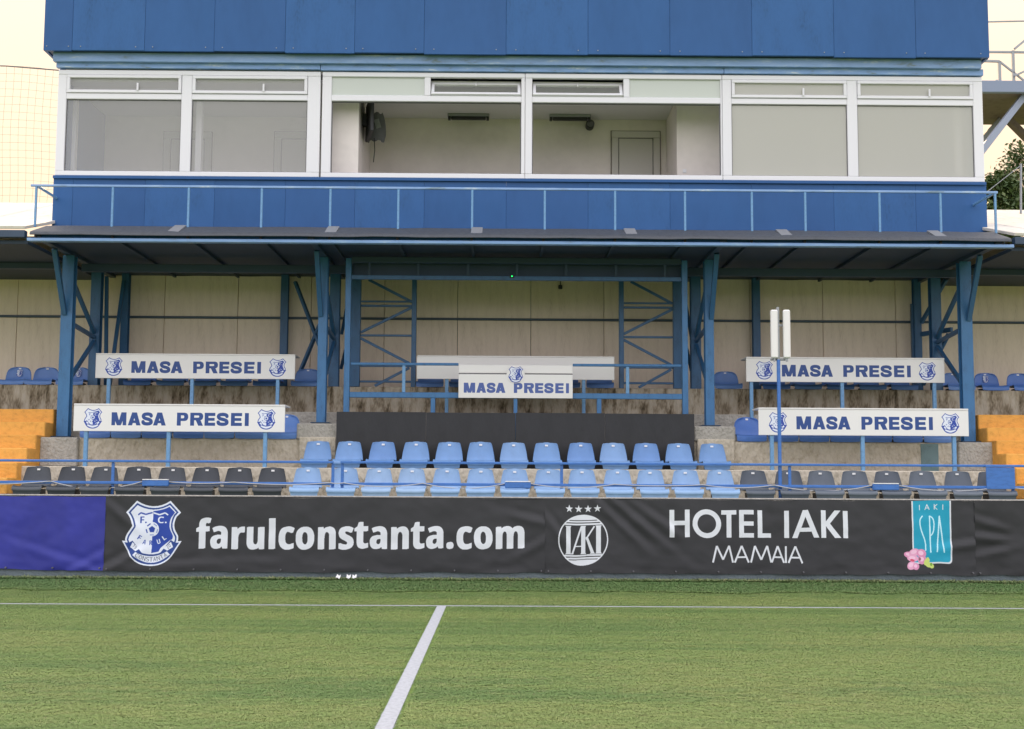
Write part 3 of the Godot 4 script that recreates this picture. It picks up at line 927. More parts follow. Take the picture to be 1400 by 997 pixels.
func tables() -> void:
	var blue := Color(0.13, 0.27, 0.52)
	var back := Color(0.89, 0.89, 0.875)
	var k := 1536.0 / 288.0
	var p := pen(1536, int(35 * k), 0, 0, k, k, 0.0, back)
	crest(p, Vector2(26, 18), 0.0375, true)
	crest(p, Vector2(263, 18), 0.0375, true)
	var spots := [["M", 51.6, 71.9], ["A", 74.0, 91.4], ["S", 92.8, 107.9], ["A", 108.4, 125.8], ["P", 140.8, 156.2], ["R", 159.0, 176.6], ["E", 178.6, 193.2], ["S", 195.4, 211.4], ["E", 214.6, 229.6], ["I", 233.6, 239.0]]
	block(p, spots, 9.2, 27.0, 5.4, 1.0, 51.6, blue)
	var m := print_mat(p, 0.4)
	var p2 := pen(1024, 219, 0, 0, 1024.0 / 156.0, 1024.0 / 156.0, 0.0, back)
	block(p2, spots, 12.0, 26.2, 4.5, 0.769, 7.0, Color(0.28, 0.37, 0.62))
	var m2 := print_mat(p2, 0.4)
	press_table("lettered white press table, upper left, under the crossed steel braces", 131, 403, 485, 517, -2.3, [149, 263, 380], step_y[2], m)
	press_table("lettered white press table, lower left, above the dark grey seats", 101, 389, 554, 589.5, -0.85, [118, 231, 363], step_y[0], m)
	press_table("lettered white press table, upper right, behind the white antenna panels", 1020, 1292, 490, 522, -2.3, [1027, 1151, 1277], step_y[2], m)
	press_table("lettered white press table, lower right, above the bleached grey seats", 1037, 1325, 559.5, 595, -0.85, [1055, 1179, 1304], step_y[0], m)
	press_table("blank white table behind the middle press sign, without lettering", 570, 840, 488, 518, -2.45, [611, 798], step_y[2], null)
	# short lettered desk on the gantry, with a shield standing above its edge
	var z := -1.82
	var a := at(627, 511.5, z); var b := at(783, 545, z)
	var top := ay(705, 499, z)
	var t := thing("press_desk", "small white press desk in the middle with a shield above its lettering", "table", Vector3((a.x + b.x) / 2, step_y[2], z))
	var st := mb()
	slab(st, a.x, b.x, b.y, a.y, z - 0.018, z - 0.002, 0.003)
	put("front_panel", st, M.board, t)
	print_board("lettered_face", a.x + 0.003, b.x - 0.003, b.y + 0.003, a.y - 0.003, z + 0.0005, m2, t)
	st = mb()
	slab(st, a.x, b.x, a.y + 0.022, top, z - 0.06, z - 0.04, 0.003)
	put("upper_panel", st, M.board, t)
	st = mb()
	slab(st, a.x, b.x, a.y + 0.001, a.y + 0.018, z - 0.45, z - 0.03, 0.003)
	put("table_top", st, M.gasket, t)
	var cc := at(705, 512.5, z)
	st = mb()
	var ring := []
	for q in ell(Vector2(cc.x, cc.y), 0.145, 0.135, 28): ring.append(q)
	for i in ring.size():
		var q0: Vector2 = ring[i]; var q1: Vector2 = ring[(i + 1) % ring.size()]
		tri(st, Vector3(cc.x, cc.y, z + 0.008), Vector3(q0.x, q0.y, z + 0.008), Vector3(q1.x, q1.y, z + 0.008), Vector3(0, 0, 1))
		quad(st, Vector3(q0.x, q0.y, z + 0.008), Vector3(q1.x, q1.y, z + 0.008), Vector3(q1.x, q1.y, z - 0.002), Vector3(q0.x, q0.y, z - 0.002), Vector3(q0.x - cc.x, q0.y - cc.y, 0))
	put("shield_plate", st, M.board, t)
	var pc := pen(256, 256, 0, 0, 1, 1, 0.0, Color(0.89, 0.89, 0.875, 0.0))
	crest(pc, Vector2(128, 128), 0.33, true)
	var mc := print_mat(pc, 0.4)
	mc.transparency = BaseMaterial3D.TRANSPARENCY_ALPHA_SCISSOR
	mc.alpha_scissor_threshold = 0.5
	print_board("shield_print", cc.x - 0.135, cc.x + 0.135, cc.y - 0.135, cc.y + 0.135, z + 0.011, mc, t)
	st = mb()
	slab(st, cc.x - 0.03, cc.x + 0.03, step_y[2], b.y, z - 0.075, z - 0.02, 0.004)
	put("leg", st, M.steel_front, t)

# ------------------------------------------------------------------ steelwork
const COL_X := [-6.94, -2.87, 3.30, 7.42]
const SOFFIT := 5.06
func steel() -> void:
	var names := ["outermost on the left beside the yellow stair", "left of the middle beside the black board", "right of the middle beside the black board", "outermost on the right beside the yellow stair"]
	var feet := [ay(90, 598, -2.0), ay(440, 579, -2.0), ay(972, 583, -2.0), ay(1325, 605, -2.0)]
	for i in 4:
		var x: float = COL_X[i]
		var t := thing("support_column", "blue steel column pair holding the press box, %s" % names[i], "column", Vector3(x, feet[i], -2.05), "steel frames under the press box")
		var w := 0.185 if i in [0, 3] else 0.14
		var st := mb()
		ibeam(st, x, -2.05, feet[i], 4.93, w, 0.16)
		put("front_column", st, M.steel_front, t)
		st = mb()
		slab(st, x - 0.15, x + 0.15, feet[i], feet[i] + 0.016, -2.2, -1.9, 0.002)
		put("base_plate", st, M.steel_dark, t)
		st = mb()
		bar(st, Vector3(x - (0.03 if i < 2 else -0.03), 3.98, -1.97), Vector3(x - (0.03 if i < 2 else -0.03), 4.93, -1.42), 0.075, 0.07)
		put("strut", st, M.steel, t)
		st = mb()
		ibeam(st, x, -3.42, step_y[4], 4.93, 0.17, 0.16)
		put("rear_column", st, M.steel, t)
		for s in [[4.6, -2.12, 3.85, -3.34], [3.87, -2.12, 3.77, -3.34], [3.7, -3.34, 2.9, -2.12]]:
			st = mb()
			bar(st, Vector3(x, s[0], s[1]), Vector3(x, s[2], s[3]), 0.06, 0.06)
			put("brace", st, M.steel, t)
		st = mb()
		slab(st, x - 0.05, x + 0.05, 4.935, 5.05, -4.25, -0.62, 0.004)
		put("roof_beam", st, M.steel_dark, t)
	# columns against the back wall with their bracing
	var wl := ["far left with crossed braces", "left of the middle with crossed braces", "right of the middle, unbraced", "far right with a ladder of short braces"]
	var us := [170.5, 388.5, 1034, 1254]
	for i in 4:
		var x := ax(us[i], 450, -4.15)
		var t := thing("wall_column", "blue steel column against the beige back wall, %s" % wl[i], "column", Vector3(x, step_y[4], -4.15), "columns against the back wall")
		var st := mb()
		ibeam(st, x, -4.15, step_y[4], 5.0, 0.13, 0.12)
		put("column", st, M.steel, t)
		if i == 0:
			var r: float = COL_X[0] + 0.09
			st = mb(); bar(st, Vector3(r + 0.02, 4.85, -3.55), Vector3(x - 0.25, 2.98, -4.0), 0.06, 0.05); put("brace", st, M.steel, t)
			st = mb(); bar(st, Vector3(x - 0.02, 4.85, -4.06), Vector3(r + 0.12, 2.98, -3.6), 0.06, 0.05); put("brace", st, M.steel, t)
		elif i == 1:
			var r: float = COL_X[1] - 0.05
			st = mb(); bar(st, Vector3(x + 0.2, 4.85, -4.0), Vector3(r, 3.1, -3.6), 0.07, 0.05); put("brace", st, M.steel, t)
			st = mb(); bar(st, Vector3(r, 4.6, -3.55), Vector3(x + 0.25, 3.1, -4.05), 0.07, 0.05); put("brace", st, M.steel, t)
		elif i == 3:
			var r: float = COL_X[3] - 0.1
			st = mb(); bar(st, Vector3(x + 0.06, 4.2, -4.1), Vector3(x + 0.34, 4.9, -3.6), 0.06, 0.06); put("brace", st, M.steel, t)
			st = mb(); bar(st, Vector3(x + 0.06, 4.0, -4.1), Vector3(x + 0.4, 4.02, -3.55), 0.06, 0.08); put("brace", st, M.steel, t)
			st = mb(); bar(st, Vector3(x + 0.06, 3.1, -4.1), Vector3(x + 0.36, 3.95, -3.6), 0.06, 0.06); put("brace", st, M.steel, t)
			st = mb(); slab(st, x - 0.1, x - 0.062, step_y[4], 4.55, -4.2, -4.12, 0.003); put("back_plate", st, M.steel, t)

func gantry() -> void:
	var z := -1.93
	var t := thing("steel_gantry", "blue steel gantry frame with lattice towers around the middle press desk", "frame", Vector3(0.2, step_y[2], z))
	var xl := ax(475.5, 450, z); var xr := ax(936, 450, z)
	var yt := 4.9
	var beam_t := ay(700, 537.5, z); var beam_b := ay(700, 545, z)
	var st: SurfaceTool
	for x in [xl, xr]:
		st = mb(); slab(st, x - 0.045, x + 0.045, step_y[2], yt, z - 0.05, z + 0.05, 0.005); put("post", st, M.steel_front, t)
	st = mb(); slab(st, xl + 0.047, xr - 0.047, beam_b, beam_t, z - 0.04, z + 0.04, 0.005); put("floor_beam", st, M.steel_front, t)
	for u in [592, 819]:
		st = mb(); var x := ax(u, 550, z); slab(st, x - 0.035, x + 0.035, step_y[2], beam_b - 0.001, z - 0.035, z + 0.035, 0.004); put("leg", st, M.steel_front, t)
	for s in [[xl + 0.05, ax(627, 498, z)], [ax(783, 498, z), xr - 0.05]]:
		st = mb(); slab(st, s[0], s[1], ay(700, 500.6, z), ay(700, 497, z), z - 0.018, z + 0.018, 0.006); put("guard_rail", st, M.steel_front, t)
	for u in [552, 858]:
		st = mb(); var x := ax(u, 520, z); slab(st, x - 0.026, x + 0.026, beam_t + 0.001, ay(700, 500.8, z), z - 0.02, z + 0.02, 0.004); put("rail_post", st, M.rail, t)
	# top girder: two chords with hangers
	st = mb(); slab(st, xl + 0.047, xr - 0.047, ay(700, 361, z), ay(700, 353, z), z - 0.04, z + 0.04, 0.004); put("top_chord", st, M.steel_dark, t)  # darker steel on chord and hangers paints in the shade under the soffit
	st = mb(); slab(st, xl + 0.047, xr - 0.047, ay(700, 383.5, z), ay(700, 378, z), z - 0.03, z + 0.03, 0.004); put("bottom_chord", st, M.steel, t)
	for u in [505, 572, 640, 707, 774, 842, 909]:
		st = mb(); var x := ax(u, 370, z); slab(st, x - 0.02, x + 0.02, ay(700, 377.8, z), ay(700, 361.2, z), z - 0.02, z + 0.02, 0.003); put("hanger", st, M.steel_dark, t)
	st = mb(); slab(st, xl + 0.047, xr - 0.047, ay(700, 378, z - 0.2), ay(700, 361, z - 0.2), z - 0.22, z - 0.18, 0.003); put("shutter_box", st, M.steel_dark, t)
	# lattice towers behind
	var zt := -3.25
	for side in [[486.0, 494.0, 566.0, 1], [927.0, 921.0, 849.5, -1]]:
		var xo := ax(side[0], 450, zt)
		var xi := ax(side[2], 450, zt)
		st = mb(); slab(st, xo - 0.085, xo + 0.085, step_y[4] - 0.0, yt, zt - 0.06, zt + 0.06, 0.005); put("tower_post", st, M.steel, t)
		st = mb(); slab(st, xi - 0.04, xi + 0.04, step_y[4], yt, zt - 0.05, zt + 0.05, 0.005); put("tower_post", st, M.steel, t)
		var dx: float = 0.09 * side[3]
		var hs := [ay(700, 419.5, zt), ay(700, 460, zt), ay(700, 501.5, zt), ay(700, 523, zt)]
		for h in hs:
			st = mb(); bar(st, Vector3(xo + dx, h, zt), Vector3(xi - 0.04 * side[3], h, zt), 0.05, 0.035); put("rung", st, M.steel, t)
		st = mb(); bar(st, Vector3(xo + dx, hs[0] + 0.07, zt + 0.03), Vector3(xi - 0.04 * side[3], hs[0] + 0.07, zt + 0.03), 0.04, 0.03); put("rung", st, M.steel, t)
		var l: float = xo + dx if side[3] > 0 else xi + 0.04
		var r: float = xi - 0.04 if side[3] > 0 else xo - 0.09
		for d in [[l + 0.12, ay(700, 384, zt), r, ay(700, 414, zt)], [r, ay(700, 421.5, zt), l, ay(700, 456, zt)], [l, ay(700, 464, zt), r - 0.03, ay(700, 498, zt)], [r - 0.03, ay(700, 504, zt), l + 0.25, ay(700, 529, zt)]]:
			st = mb(); bar(st, Vector3(d[0], d[1], zt + 0.012), Vector3(d[2], d[3], zt + 0.012), 0.03, 0.045); put("diagonal", st, M.steel, t)
		# side lacing to the rear
		for d in [[4.5, 3.9], [3.75, 3.3]]:
			st = mb(); bar(st, Vector3(xo - 0.12 * side[3], d[0], zt - 0.02), Vector3(xo - 0.3 * side[3], d[1], zt - 0.5), 0.05, 0.05); put("diagonal", st, M.steel, t)

func back_wall() -> void:
	var z := -4.3
	var t := thing("back_wall", "beige panelled back wall of the stand with a dark middle rail", "wall", Vector3(0, step_y[4], z))
	var yg := ay(700, 437, z)
	var yt := ay(700, 376, z)
	var x := -12.55
	var i := 0
	while x < 12.8:
		var m: Material = [M.wall, M.wall2, M.wall][i % 3]
		var st := mb()
		slab(st, x + 0.004, x + 1.301, step_y[4] - 0.3, yg - 0.02, z - 0.08, z - 0.002 * (i % 2), 0.006)
		put("wall_panel", st, m, t)
		st = mb()
		slab(st, x + 0.004, x + 1.301, yg + 0.02, yt + 0.6, z - 0.08, z - 0.002 * ((i + 1) % 2), 0.006)
		put("wall_panel", st, m, t)
		x += 1.305
		i += 1
	var s2 := mb(); slab(s2, -12.6, 12.8, yg - 0.019, yg + 0.019, z - 0.08, z + 0.04, 0.004); put("girt", s2, M.girt, t)
	s2 = mb(); slab(s2, -12.6, 12.8, step_y[4], step_y[4] + 0.05, z + 0.004, z + 0.03, 0.003); put("skirting", s2, M.girt, t)
	s2 = mb(); slab(s2, -12.6, 12.8, step_y[4] - 0.3, 5.7, z - 0.14, z - 0.085, 0.003); put("backing", s2, M.girt, t)
	s2 = mb(); slab(s2, -12.6, 12.8, yt, yt + 0.05, z + 0.005, z + 0.11, 0.003); put("cable_tray", s2, M.steel_dark, t)
	# a sagging cable below the tray
	for e in [[-11.5, -6.9], [-6.4, -5.1], [-5.1, -3.9], [4.5, 5.7], [5.7, 7.1], [7.5, 10.5]]:
		s2 = mb()
		var pts := []
		for k in 9:
			var f := k / 8.0
			pts.append(Vector3(lerpf(e[0], e[1], f), yt - 0.01 - 0.05 * 4 * f * (1 - f), z + 0.06))
		tube(s2, pts, 0.012, 6)
		put("cable", s2, M.dark, t)
	var lampinfo := [[54, 368, "left end of the back wall, green light lit"], [1361, 375, "right end of the back wall, green light lit"], [283, 370, "left half of the back wall, unlit"], [1131, 375, "right half of the back wall, unlit"]]
	for k in 4:
		var e: Array = lampinfo[k]
		var c := at(e[0], e[1], z + 0.1)
		var o := thing("emergency_light", "small pale emergency light box on the %s" % e[2], "lamp", Vector3(c.x, c.y, z), "emergency lights on the back wall")
		var w := 0.36 if k < 2 else 0.11
		var st := mb(); box(st, Vector3(c.x, c.y, z + 0.06), Vector3(w, 0.12, 0.11), 0.015); put("housing", st, M.board if k >= 2 else M.galv, o)
		if k < 2:
			st = mb(); box(st, Vector3(c.x - 0.12, c.y + 0.02, z + 0.12), Vector3(0.035, 0.035, 0.012), 0.006); put("led_light", st, M.led, o)
	var c2 := at(700, 378, -1.9)
	var o2 := thing("indicator_light", "tiny green indicator light on the top girder of the gantry", "lamp", c2)
	var s3 := mb(); box(s3, c2 + Vector3(0, 0, 0.0), Vector3(0.07, 0.05, 0.03), 0.008); put("housing", s3, M.dark, o2)
	s3 = mb(); box(s3, c2 + Vector3(0, 0, 0.018), Vector3(0.018, 0.018, 0.008), 0.004); put("led_light", s3, M.led, o2)
	var c3 := at(766, 393, z)
	var o3 := thing("junction_box", "small dark junction box high on the beige wall", "box", c3)
	s3 = mb(); box(s3, c3 + Vector3(0, 0, 0.03), Vector3(0.07, 0.07, 0.06), 0.01); put("housing", s3, M.dark, o3)
	s3 = mb(); tube(s3, [c3 + Vector3(0, 0.03, 0.03), c3 + Vector3(0.02, 0.28, 0.03)], 0.008, 6); put("conduit", s3, M.dark, o3)

func canopy() -> void:
	var zg := -0.6
	var xa := ax(38, 328, zg); var xb := ax(1385, 334, zg)
	var yg := ay(700, 331.5, zg)
	var t := thing("canopy", "dark felted canopy with a pale blue gutter above the seats", "canopy", Vector3(0.25, yg, zg))
	var yf := ay(700, 323.0, zg + 0.06)
	var yr := ay(700, 314.0, -1.15)
	# sloping sheet with a turned-down edge
	var st := mb()
	var n := 40
	var P := []
	var nz := FastNoiseLite.new(); nz.seed = 4; nz.frequency = 0.6
	for j in 5:
		var row := []
		for i in n + 1:
			var x := lerpf(xa + 0.05, xb - 0.05, float(i) / n)
			var f := j / 4.0
			row.append(Vector3(x, lerpf(yr, yf, f) + 0.012 * nz.get_noise_2d(x * 2.0, f * 2.0), lerpf(-1.18, zg + 0.06, f)))
		P.append(row)
	var low := []
	for i in n + 1: low.append(P[4][i] + Vector3(0, -0.03, 0.004))
	P.append(low)
	grid_shell(st, P, 0.02)
	put("roof_sheet", st, M.roofing, t)
	st = mb(); slab(st, xa + 0.05, xb - 0.05, yr - 0.06, yr - 0.005, -2.0, -1.185, 0.004); put("walkway", st, M.roofing, t)
	st = mb()
	slab(st, xa, xb, yg - 0.036, yg + 0.012, zg - 0.07, zg + 0.05, 0.006)
	put("gutter", st, M.band2, t)
	st = mb(); slab(st, xa + 0.1, xb - 0.1, yg + 0.013, yf + 0.01, zg - 0.07, zg - 0.05, 0.003); put("fascia", st, M.clad3, t)
	for u in [48, 153, 256, 356, 450, 543, 645, 743, 841, 937, 1028, 1101, 1203, 1287, 1372]:
		var x := ax(u, 325, zg)
		st = mb(); slab(st, x - 0.018, x + 0.018, yg + 0.0125, yf + 0.02, zg - 0.045, zg - 0.005, 0.004); put("bracket", st, M.dark, t)
		if x < xa + 0.15 or x > xb - 0.15: continue
		st = mb(); slab(st, x - 0.022, x + 0.022, SOFFIT - 0.12, SOFFIT - 0.075, -4.2, zg - 0.075, 0.004); put("joist", st, M.soffit, t)
	for e in [[0.0, 0.1]]:
		st = mb(); slab(st, xa + 0.15, xb - 0.15, SOFFIT - 0.07, SOFFIT, -4.32, -1.3, 0.003); put("soffit", st, M.soffit, t)
		st = mb(); slab(st, xa + 0.15, xb - 0.15, SOFFIT - 0.07, SOFFIT - 0.02, -1.3, zg - 0.08, 0.003); put("front_soffit", st, M.soffit, t)
	st = mb(); slab(st, xa + 0.15, xb - 0.15, SOFFIT - 0.3, SOFFIT - 0.17, -2.6, -2.52, 0.004); put("cross_beam", st, M.steel_dark, t)
	for u in [242, 454, 652, 862, 1072, 1281]:
		var s := 0.14 if u > 687 else -0.14
		var x := ax(u, 316, -0.9)
		st = mb()
		var a := Vector3(x, yr, -1.1); var b := Vector3(x, yf, zg + 0.02)
		var up := Vector3(0, 0.022, 0.008)
		quad(st, a + up + Vector3(-0.085, 0, 0), a + up + Vector3(0.085, 0, 0), b + up + Vector3(0.085, 0, 0), b + up + Vector3(-0.085, 0, 0), Vector3.UP)
		for q in [[a, b, 0.085], [a, b, -0.085]]:
			quad(st, q[0] + up + Vector3(q[2], 0, 0), q[1] + up + Vector3(q[2], 0, 0), q[1] + Vector3(q[2], 0, 0), q[0] + Vector3(q[2], 0, 0), Vector3(q[2], 0, 0))
		put("tape_strip", st, M.tape, t)
	# balcony railing along the walkway
	var zr := -1.12
	var r := thing("balcony_railing", "pale blue steel railing along the walkway below the press box windows", "railing", Vector3(0.25, yr, zr))
	var yt := ay(700, 258.5, zr)
	st = mb(); slab(st, ax(42, 254, zr), ax(1364, 262, zr), yt - 0.018, yt + 0.018, zr - 0.018, zr + 0.018, 0.006); put("top_rail", st, M.band, r)
	for u in [48.5, 153.5, 257.5, 357.5, 451.5, 544.5, 645.6, 744.8, 841, 936.6, 1028, 1101, 1202.6, 1286, 1361]:
		var x := ax(u, 285, zr)
		st = mb(); slab(st, x - 0.016, x + 0.016, yr - 0.02, yt - 0.019, zr - 0.016, zr + 0.016, 0.004); put("post", st, M.rail, r)
	for u in [48.5, 1361]:
		var x := ax(u, 285, zr)
		st = mb(); slab(st, x - 0.016, x + 0.016, yt - 0.018, yt + 0.018, -2.0, zr - 0.021, 0.004); put("end_rail", st, M.rail, r)

# ------------------------------------------------------------------ press box
func frame_rect(st: SurfaceTool, x0: float, x1: float, y0: float, y1: float, w: float, z0: float, z1: float) -> void:
	slab(st, x0, x1, y1 - w, y1, z0, z1, 0.006)
	slab(st, x0, x1, y0, y0 + w, z0, z1, 0.006)
	slab(st, x0, x0 + w, y0 + w, y1 - w, z0, z1, 0.006)
	slab(st, x1 - w, x1, y0 + w, y1 - w, z0, z1, 0.006)

func pane(parent: Node3D, x0: float, x1: float, y0: float, y1: float, z: float, m: Material) -> void:
	var st := mb()
	quad(st, Vector3(x0, y0, z), Vector3(x1, y0, z), Vector3(x1, y1, z), Vector3(x0, y1, z), Vector3(0, 0, 1))
	put("pane", st, m, parent)

func press_box() -> void:
	var t := thing("press_box", "blue clad press box with a long band of white framed windows", "building", Vector3(0.25, 5.2, FACE))
	var X := func(u: float) -> float: return ax(u, 170, FACE)
	var Y := func(v: float) -> float: return ay(700, v, FACE)
	var x0: float = X.call(77); var x1: float = X.call(1344)
	var y_top: float = Y.call(101); var y_bot: float = Y.call(245)
	var back := -6.4
	# lower cladding
	var joints := [99, 198, 293, 390, 485, 580, 692, 804, 916, 1028, 1140, 1252]
	var ua := [72] + joints + [1349]
	var mats := [M.clad, M.clad2, M.clad3]
	var yb := 5.12
	for i in ua.size() - 1:
		var a := ax(ua[i], 280, FACE); var b := ax(ua[i + 1], 280, FACE)
		var st := mb()
		slab(st, a + 0.0012, b - 0.0012, yb, y_bot - 0.004, FACE - 0.05, FACE + 0.012 - 0.001 * (i % 2), 0.002)
		put("cladding_panel", st, mats[i % 3] if i > 0 else M.clad, t)
	var ax0 := ax(72, 280, FACE); var ax1 := ax(1349, 280, FACE)
	var s := mb(); slab(s, ax0 + 0.02, ax1 - 0.02, yb, y_bot - 0.1, FACE - 0.12, FACE - 0.052, 0.003); put("sill_wall", s, M.steel_dark, t)
	s = mb(); slab(s, x0 - 0.01, x1 + 0.01, y_bot - 0.05, y_bot - 0.002, FACE + 0.014, FACE + 0.05, 0.004); put("sill_flashing", s, M.clad2, t)
	# upper cladding, which stands a little proud
	var zu := -1.74
	var uu := [60] + joints + [1352]
	var yu := ay(700, 74.0, zu)
	for i in uu.size() - 1:
		var a := ax(uu[i], 40, zu); var b := ax(uu[i + 1], 40, zu)
		var dy: float = [0.0, 0.01, 0.004, 0.012, -0.006, 0.008, -0.01][i % 7]
		var st := mb()
		slab(st, a + 0.0015, b - 0.0015, yu + dy, yu + 2.7, zu - 0.05, zu - 0.0015 * (i % 3), 0.003)
		put("cladding_panel", st, mats[(i + 1) % 3], t)
		for f in [0.12, 0.88]:
			st = mb()
			var rx := lerpf(a, b, f)
			box(st, Vector3(rx, yu + 0.07, zu + 0.003), Vector3(0.016, 0.016, 0.008), 0.004)
			put("rivet", st, M.galv, t)
	var ux0 := ax(60, 40, zu); var ux1 := ax(1352, 40, zu)
	s = mb(); slab(s, ux0, ux0 + 0.05, yu, yu + 2.7, back, zu - 0.052, 0.005); put("side_cladding", s, M.clad2, t)
	s = mb(); slab(s, ux1 - 0.05, ux1, yu, yu + 2.7, back, zu - 0.052, 0.005); put("side_cladding", s, M.clad2, t)
	s = mb(); slab(s, ux0, ux1, yu + 0.01, yu + 2.7, back - 0.05, back - 0.002, 0.005); put("rear_cladding", s, M.clad2, t)
	s = mb(); slab(s, ux0 + 0.052, ux1 - 0.052, yu + 0.02, yu + 0.08, back, zu - 0.055, 0.003); put("upper_floor", s, M.steel_dark, t)
	s = mb(); slab(s, ux0 - 0.1, ux1 + 0.1, yu + 2.702, yu + 2.85, back - 0.15, zu + 0.12, 0.01); put("roof", s, M.roofing, t)
	# pale weathered bands over the windows
	var zb := -1.86
	s = mb(); slab(s, ax(72, 80, zb), ax(1342, 80, zb), ay(700, 88.3, zb), yu + 0.015, zb - 0.1, zb, 0.005); put("fascia_band", s, M.band, t)
	var zl := -1.93
	var joint := [ax(76, 95, zl), ax(438, 95, zl), ax(990, 95, zl), ax(1345, 95, zl)]
	for i in 3:
		s = mb(); slab(s, joint[i] + 0.004, joint[i + 1] - 0.004, y_top + 0.012 + 0.012 * (1 if i == 0 else 0), ay(700, 89.4, zl), zl - 0.08, zl, 0.005); put("fascia_band", s, M.band2, t)
	# windows
	var P := {"top": y_top, "bot": y_bot}
	var zf := FACE - 0.04; var zn := FACE + 0.035
	var rail0: float = Y.call(132.5); var rail1: float = Y.call(140.6)
	var light_top: float = Y.call(107.5)
	var open_bot: float = Y.call(238.5)
	var units := [
		[78, 437.5, [90, 247.5, 262, 420], "closed"],
		[440, 717.5, [453, 712.5], "open_right"],
		[718, 987, [727.5, 985], "open_left"],
		[987.5, 1343.5, [1000, 1158, 1172, 1330.5], "closed"]]
	for un in units:
		var a: float = X.call(un[0]); var b: float = X.call(un[1])
		var st := mb()
		var bays := []
		for q in un[2]: bays.append(X.call(q))
		slab(st, a, b, light_top, y_top, zf, zn, 0.008)
		slab(st, a, b, y_bot, open_bot, zf, zn, 0.008)
		var edges := [a] + bays + [b]
		for i in range(0, edges.size(), 2):
			slab(st, edges[i], edges[i + 1], open_bot, light_top, zf, zn - 0.002, 0.008)
		for i in range(0, bays.size(), 2):
			slab(st, bays[i], bays[i + 1], rail0, rail1, zf, zn - 0.004, 0.008)
		var w := put("window", st, M.pvc, t)
		for i in range(0, bays.size(), 2):
			var l: float = bays[i]; var r: float = bays[i + 1]
			if un[3] == "closed":
				st = mb(); frame_rect(st, l + 0.004, r - 0.004, rail0 + 0.004, light_top - 0.004, 0.05, FACE - 0.02, FACE + 0.05)
				put("sash", st, M.pvc, w)
				pane(w, l + 0.05, r - 0.05, rail0 + 0.05, light_top - 0.05, FACE + 0.01, M.sky_tint if un[0] < 500 else M.bright_sky_tint)
				pane(w, l, r, open_bot, rail1, FACE - 0.005, M.sky_tint if un[0] < 500 else M.bright_sky_tint)
				st = mb(); frame_rect(st, l, r, open_bot, rail1, 0.012, FACE - 0.012, FACE + 0.004); put("gasket", st, M.gasket, w)
				st = mb(); box(st, Vector3(lerpf(l, r, 0.62), rail0 + 0.1, FACE + 0.06), Vector3(0.03, 0.13, 0.02), 0.006); put("handle", st, M.pvc, w)
				continue
			# one fixed light and one top light tilted open
			var m: float = X.call(584.0) if un[3] == "open_right" else X.call(856.5)
			st = mb(); slab(st, m - 0.05, m + 0.05, rail0, light_top, zf, zn - 0.003, 0.008); put("mullion", st, M.pvc, w)
			var fl := [l, m - 0.05] if un[3] == "open_right" else [m + 0.05, r]
			var vl := [m + 0.05, r] if un[3] == "open_right" else [l, m - 0.05]
			pane(w, fl[0], fl[1], rail0, light_top, FACE + 0.0, M.frost)
			st = mb()
			var hgt := light_top - rail0 - 0.02
			var ang := 0.55
			var base := Vector3((vl[0] + vl[1]) / 2, rail0 + 0.012, FACE + 0.03)
			var bs := Basis(Vector3.RIGHT, ang * -1.0)
			var wd: float = vl[1] - vl[0] - 0.02
			for q in [[0, 0.025, wd, 0.05], [0, hgt - 0.025, wd, 0.05], [-wd / 2 + 0.025, hgt / 2, 0.05, hgt - 0.1], [wd / 2 - 0.025, hgt / 2, 0.05, hgt - 0.1]]:
				box(st, base + bs * Vector3(q[0], q[1], 0), Vector3(q[2], q[3], 0.055), 0.006, bs)
			put("tilted_sash", st, M.pvc, w)
			st = mb()
			quad(st, base + bs * Vector3(-wd / 2 + 0.05, 0.05, 0), base + bs * Vector3(wd / 2 - 0.05, 0.05, 0), base + bs * Vector3(wd / 2 - 0.05, hgt - 0.05, 0), base + bs * Vector3(-wd / 2 + 0.05, hgt - 0.05, 0), bs.z)
			put("pane", st, M.glass, w)
			st = mb(); box(st, base + bs * Vector3(0.0, hgt - 0.06, 0.04), Vector3(0.02, 0.09, 0.02), 0.005, bs); put("handle", st, M.pvc, w)
			st = mb(); frame_rect(st, l, r, open_bot, rail1, 0.014, FACE - 0.03, FACE - 0.01); put("gasket", st, M.gasket, w)
	# outer corner walls and rooms
	var zr := -4.1
	var yc := ay(700, 163, zr)
	s = mb(); slab(s, x0, x0 + 0.1, yb, yu, back, FACE - 0.053, 0.004); put("side_wall", s, M.clad2, t)
	s = mb(); slab(s, x1 - 0.1, x1, yb, yu, back, FACE - 0.053, 0.004); put("side_wall", s, M.clad2, t)
	s = mb(); slab(s, x0 + 0.101, x1 - 0.101, yb, yu, zr - 0.1, zr, 0.003); put("room_wall", s, M.room, t)
	s = mb(); slab(s, x0 + 0.101, x1 - 0.101, yb, yu, back, back + 0.06, 0.003); put("rear_wall", s, M.clad2, t)
	s = mb(); slab(s, x0 + 0.101, x1 - 0.101, yc, yc + 0.05, zr + 0.002, FACE - 0.13, 0.003); put("ceiling", s, M.ceiling, t)
	s = mb(); slab(s, x0 + 0.101, x1 - 0.101, y_top - 0.0, yu - 0.002, FACE - 0.12, FACE - 0.05, 0.003); put("lintel", s, M.room, t)
	s = mb(); slab(s, x0 + 0.101, x1 - 0.101, yb + 0.2, yb + 0.26, zr + 0.002, FACE - 0.13, 0.003); put("room_floor", s, M.floor, t)
	# partitions either side of the middle room
	var pf := -2.32
	var pl0 := ax(440, 200, pf); var pl1 := ax(490, 200, pf)
	s = mb(); slab(s, pl0, pl1, yb + 0.262, yc - 0.002, zr + 0.002, pf, 0.006); put("partition", s, M.room, t)
	var qf := -2.75
	var pr0 := ax(925.5, 200, qf); var pr1 := ax(988, 200, qf)
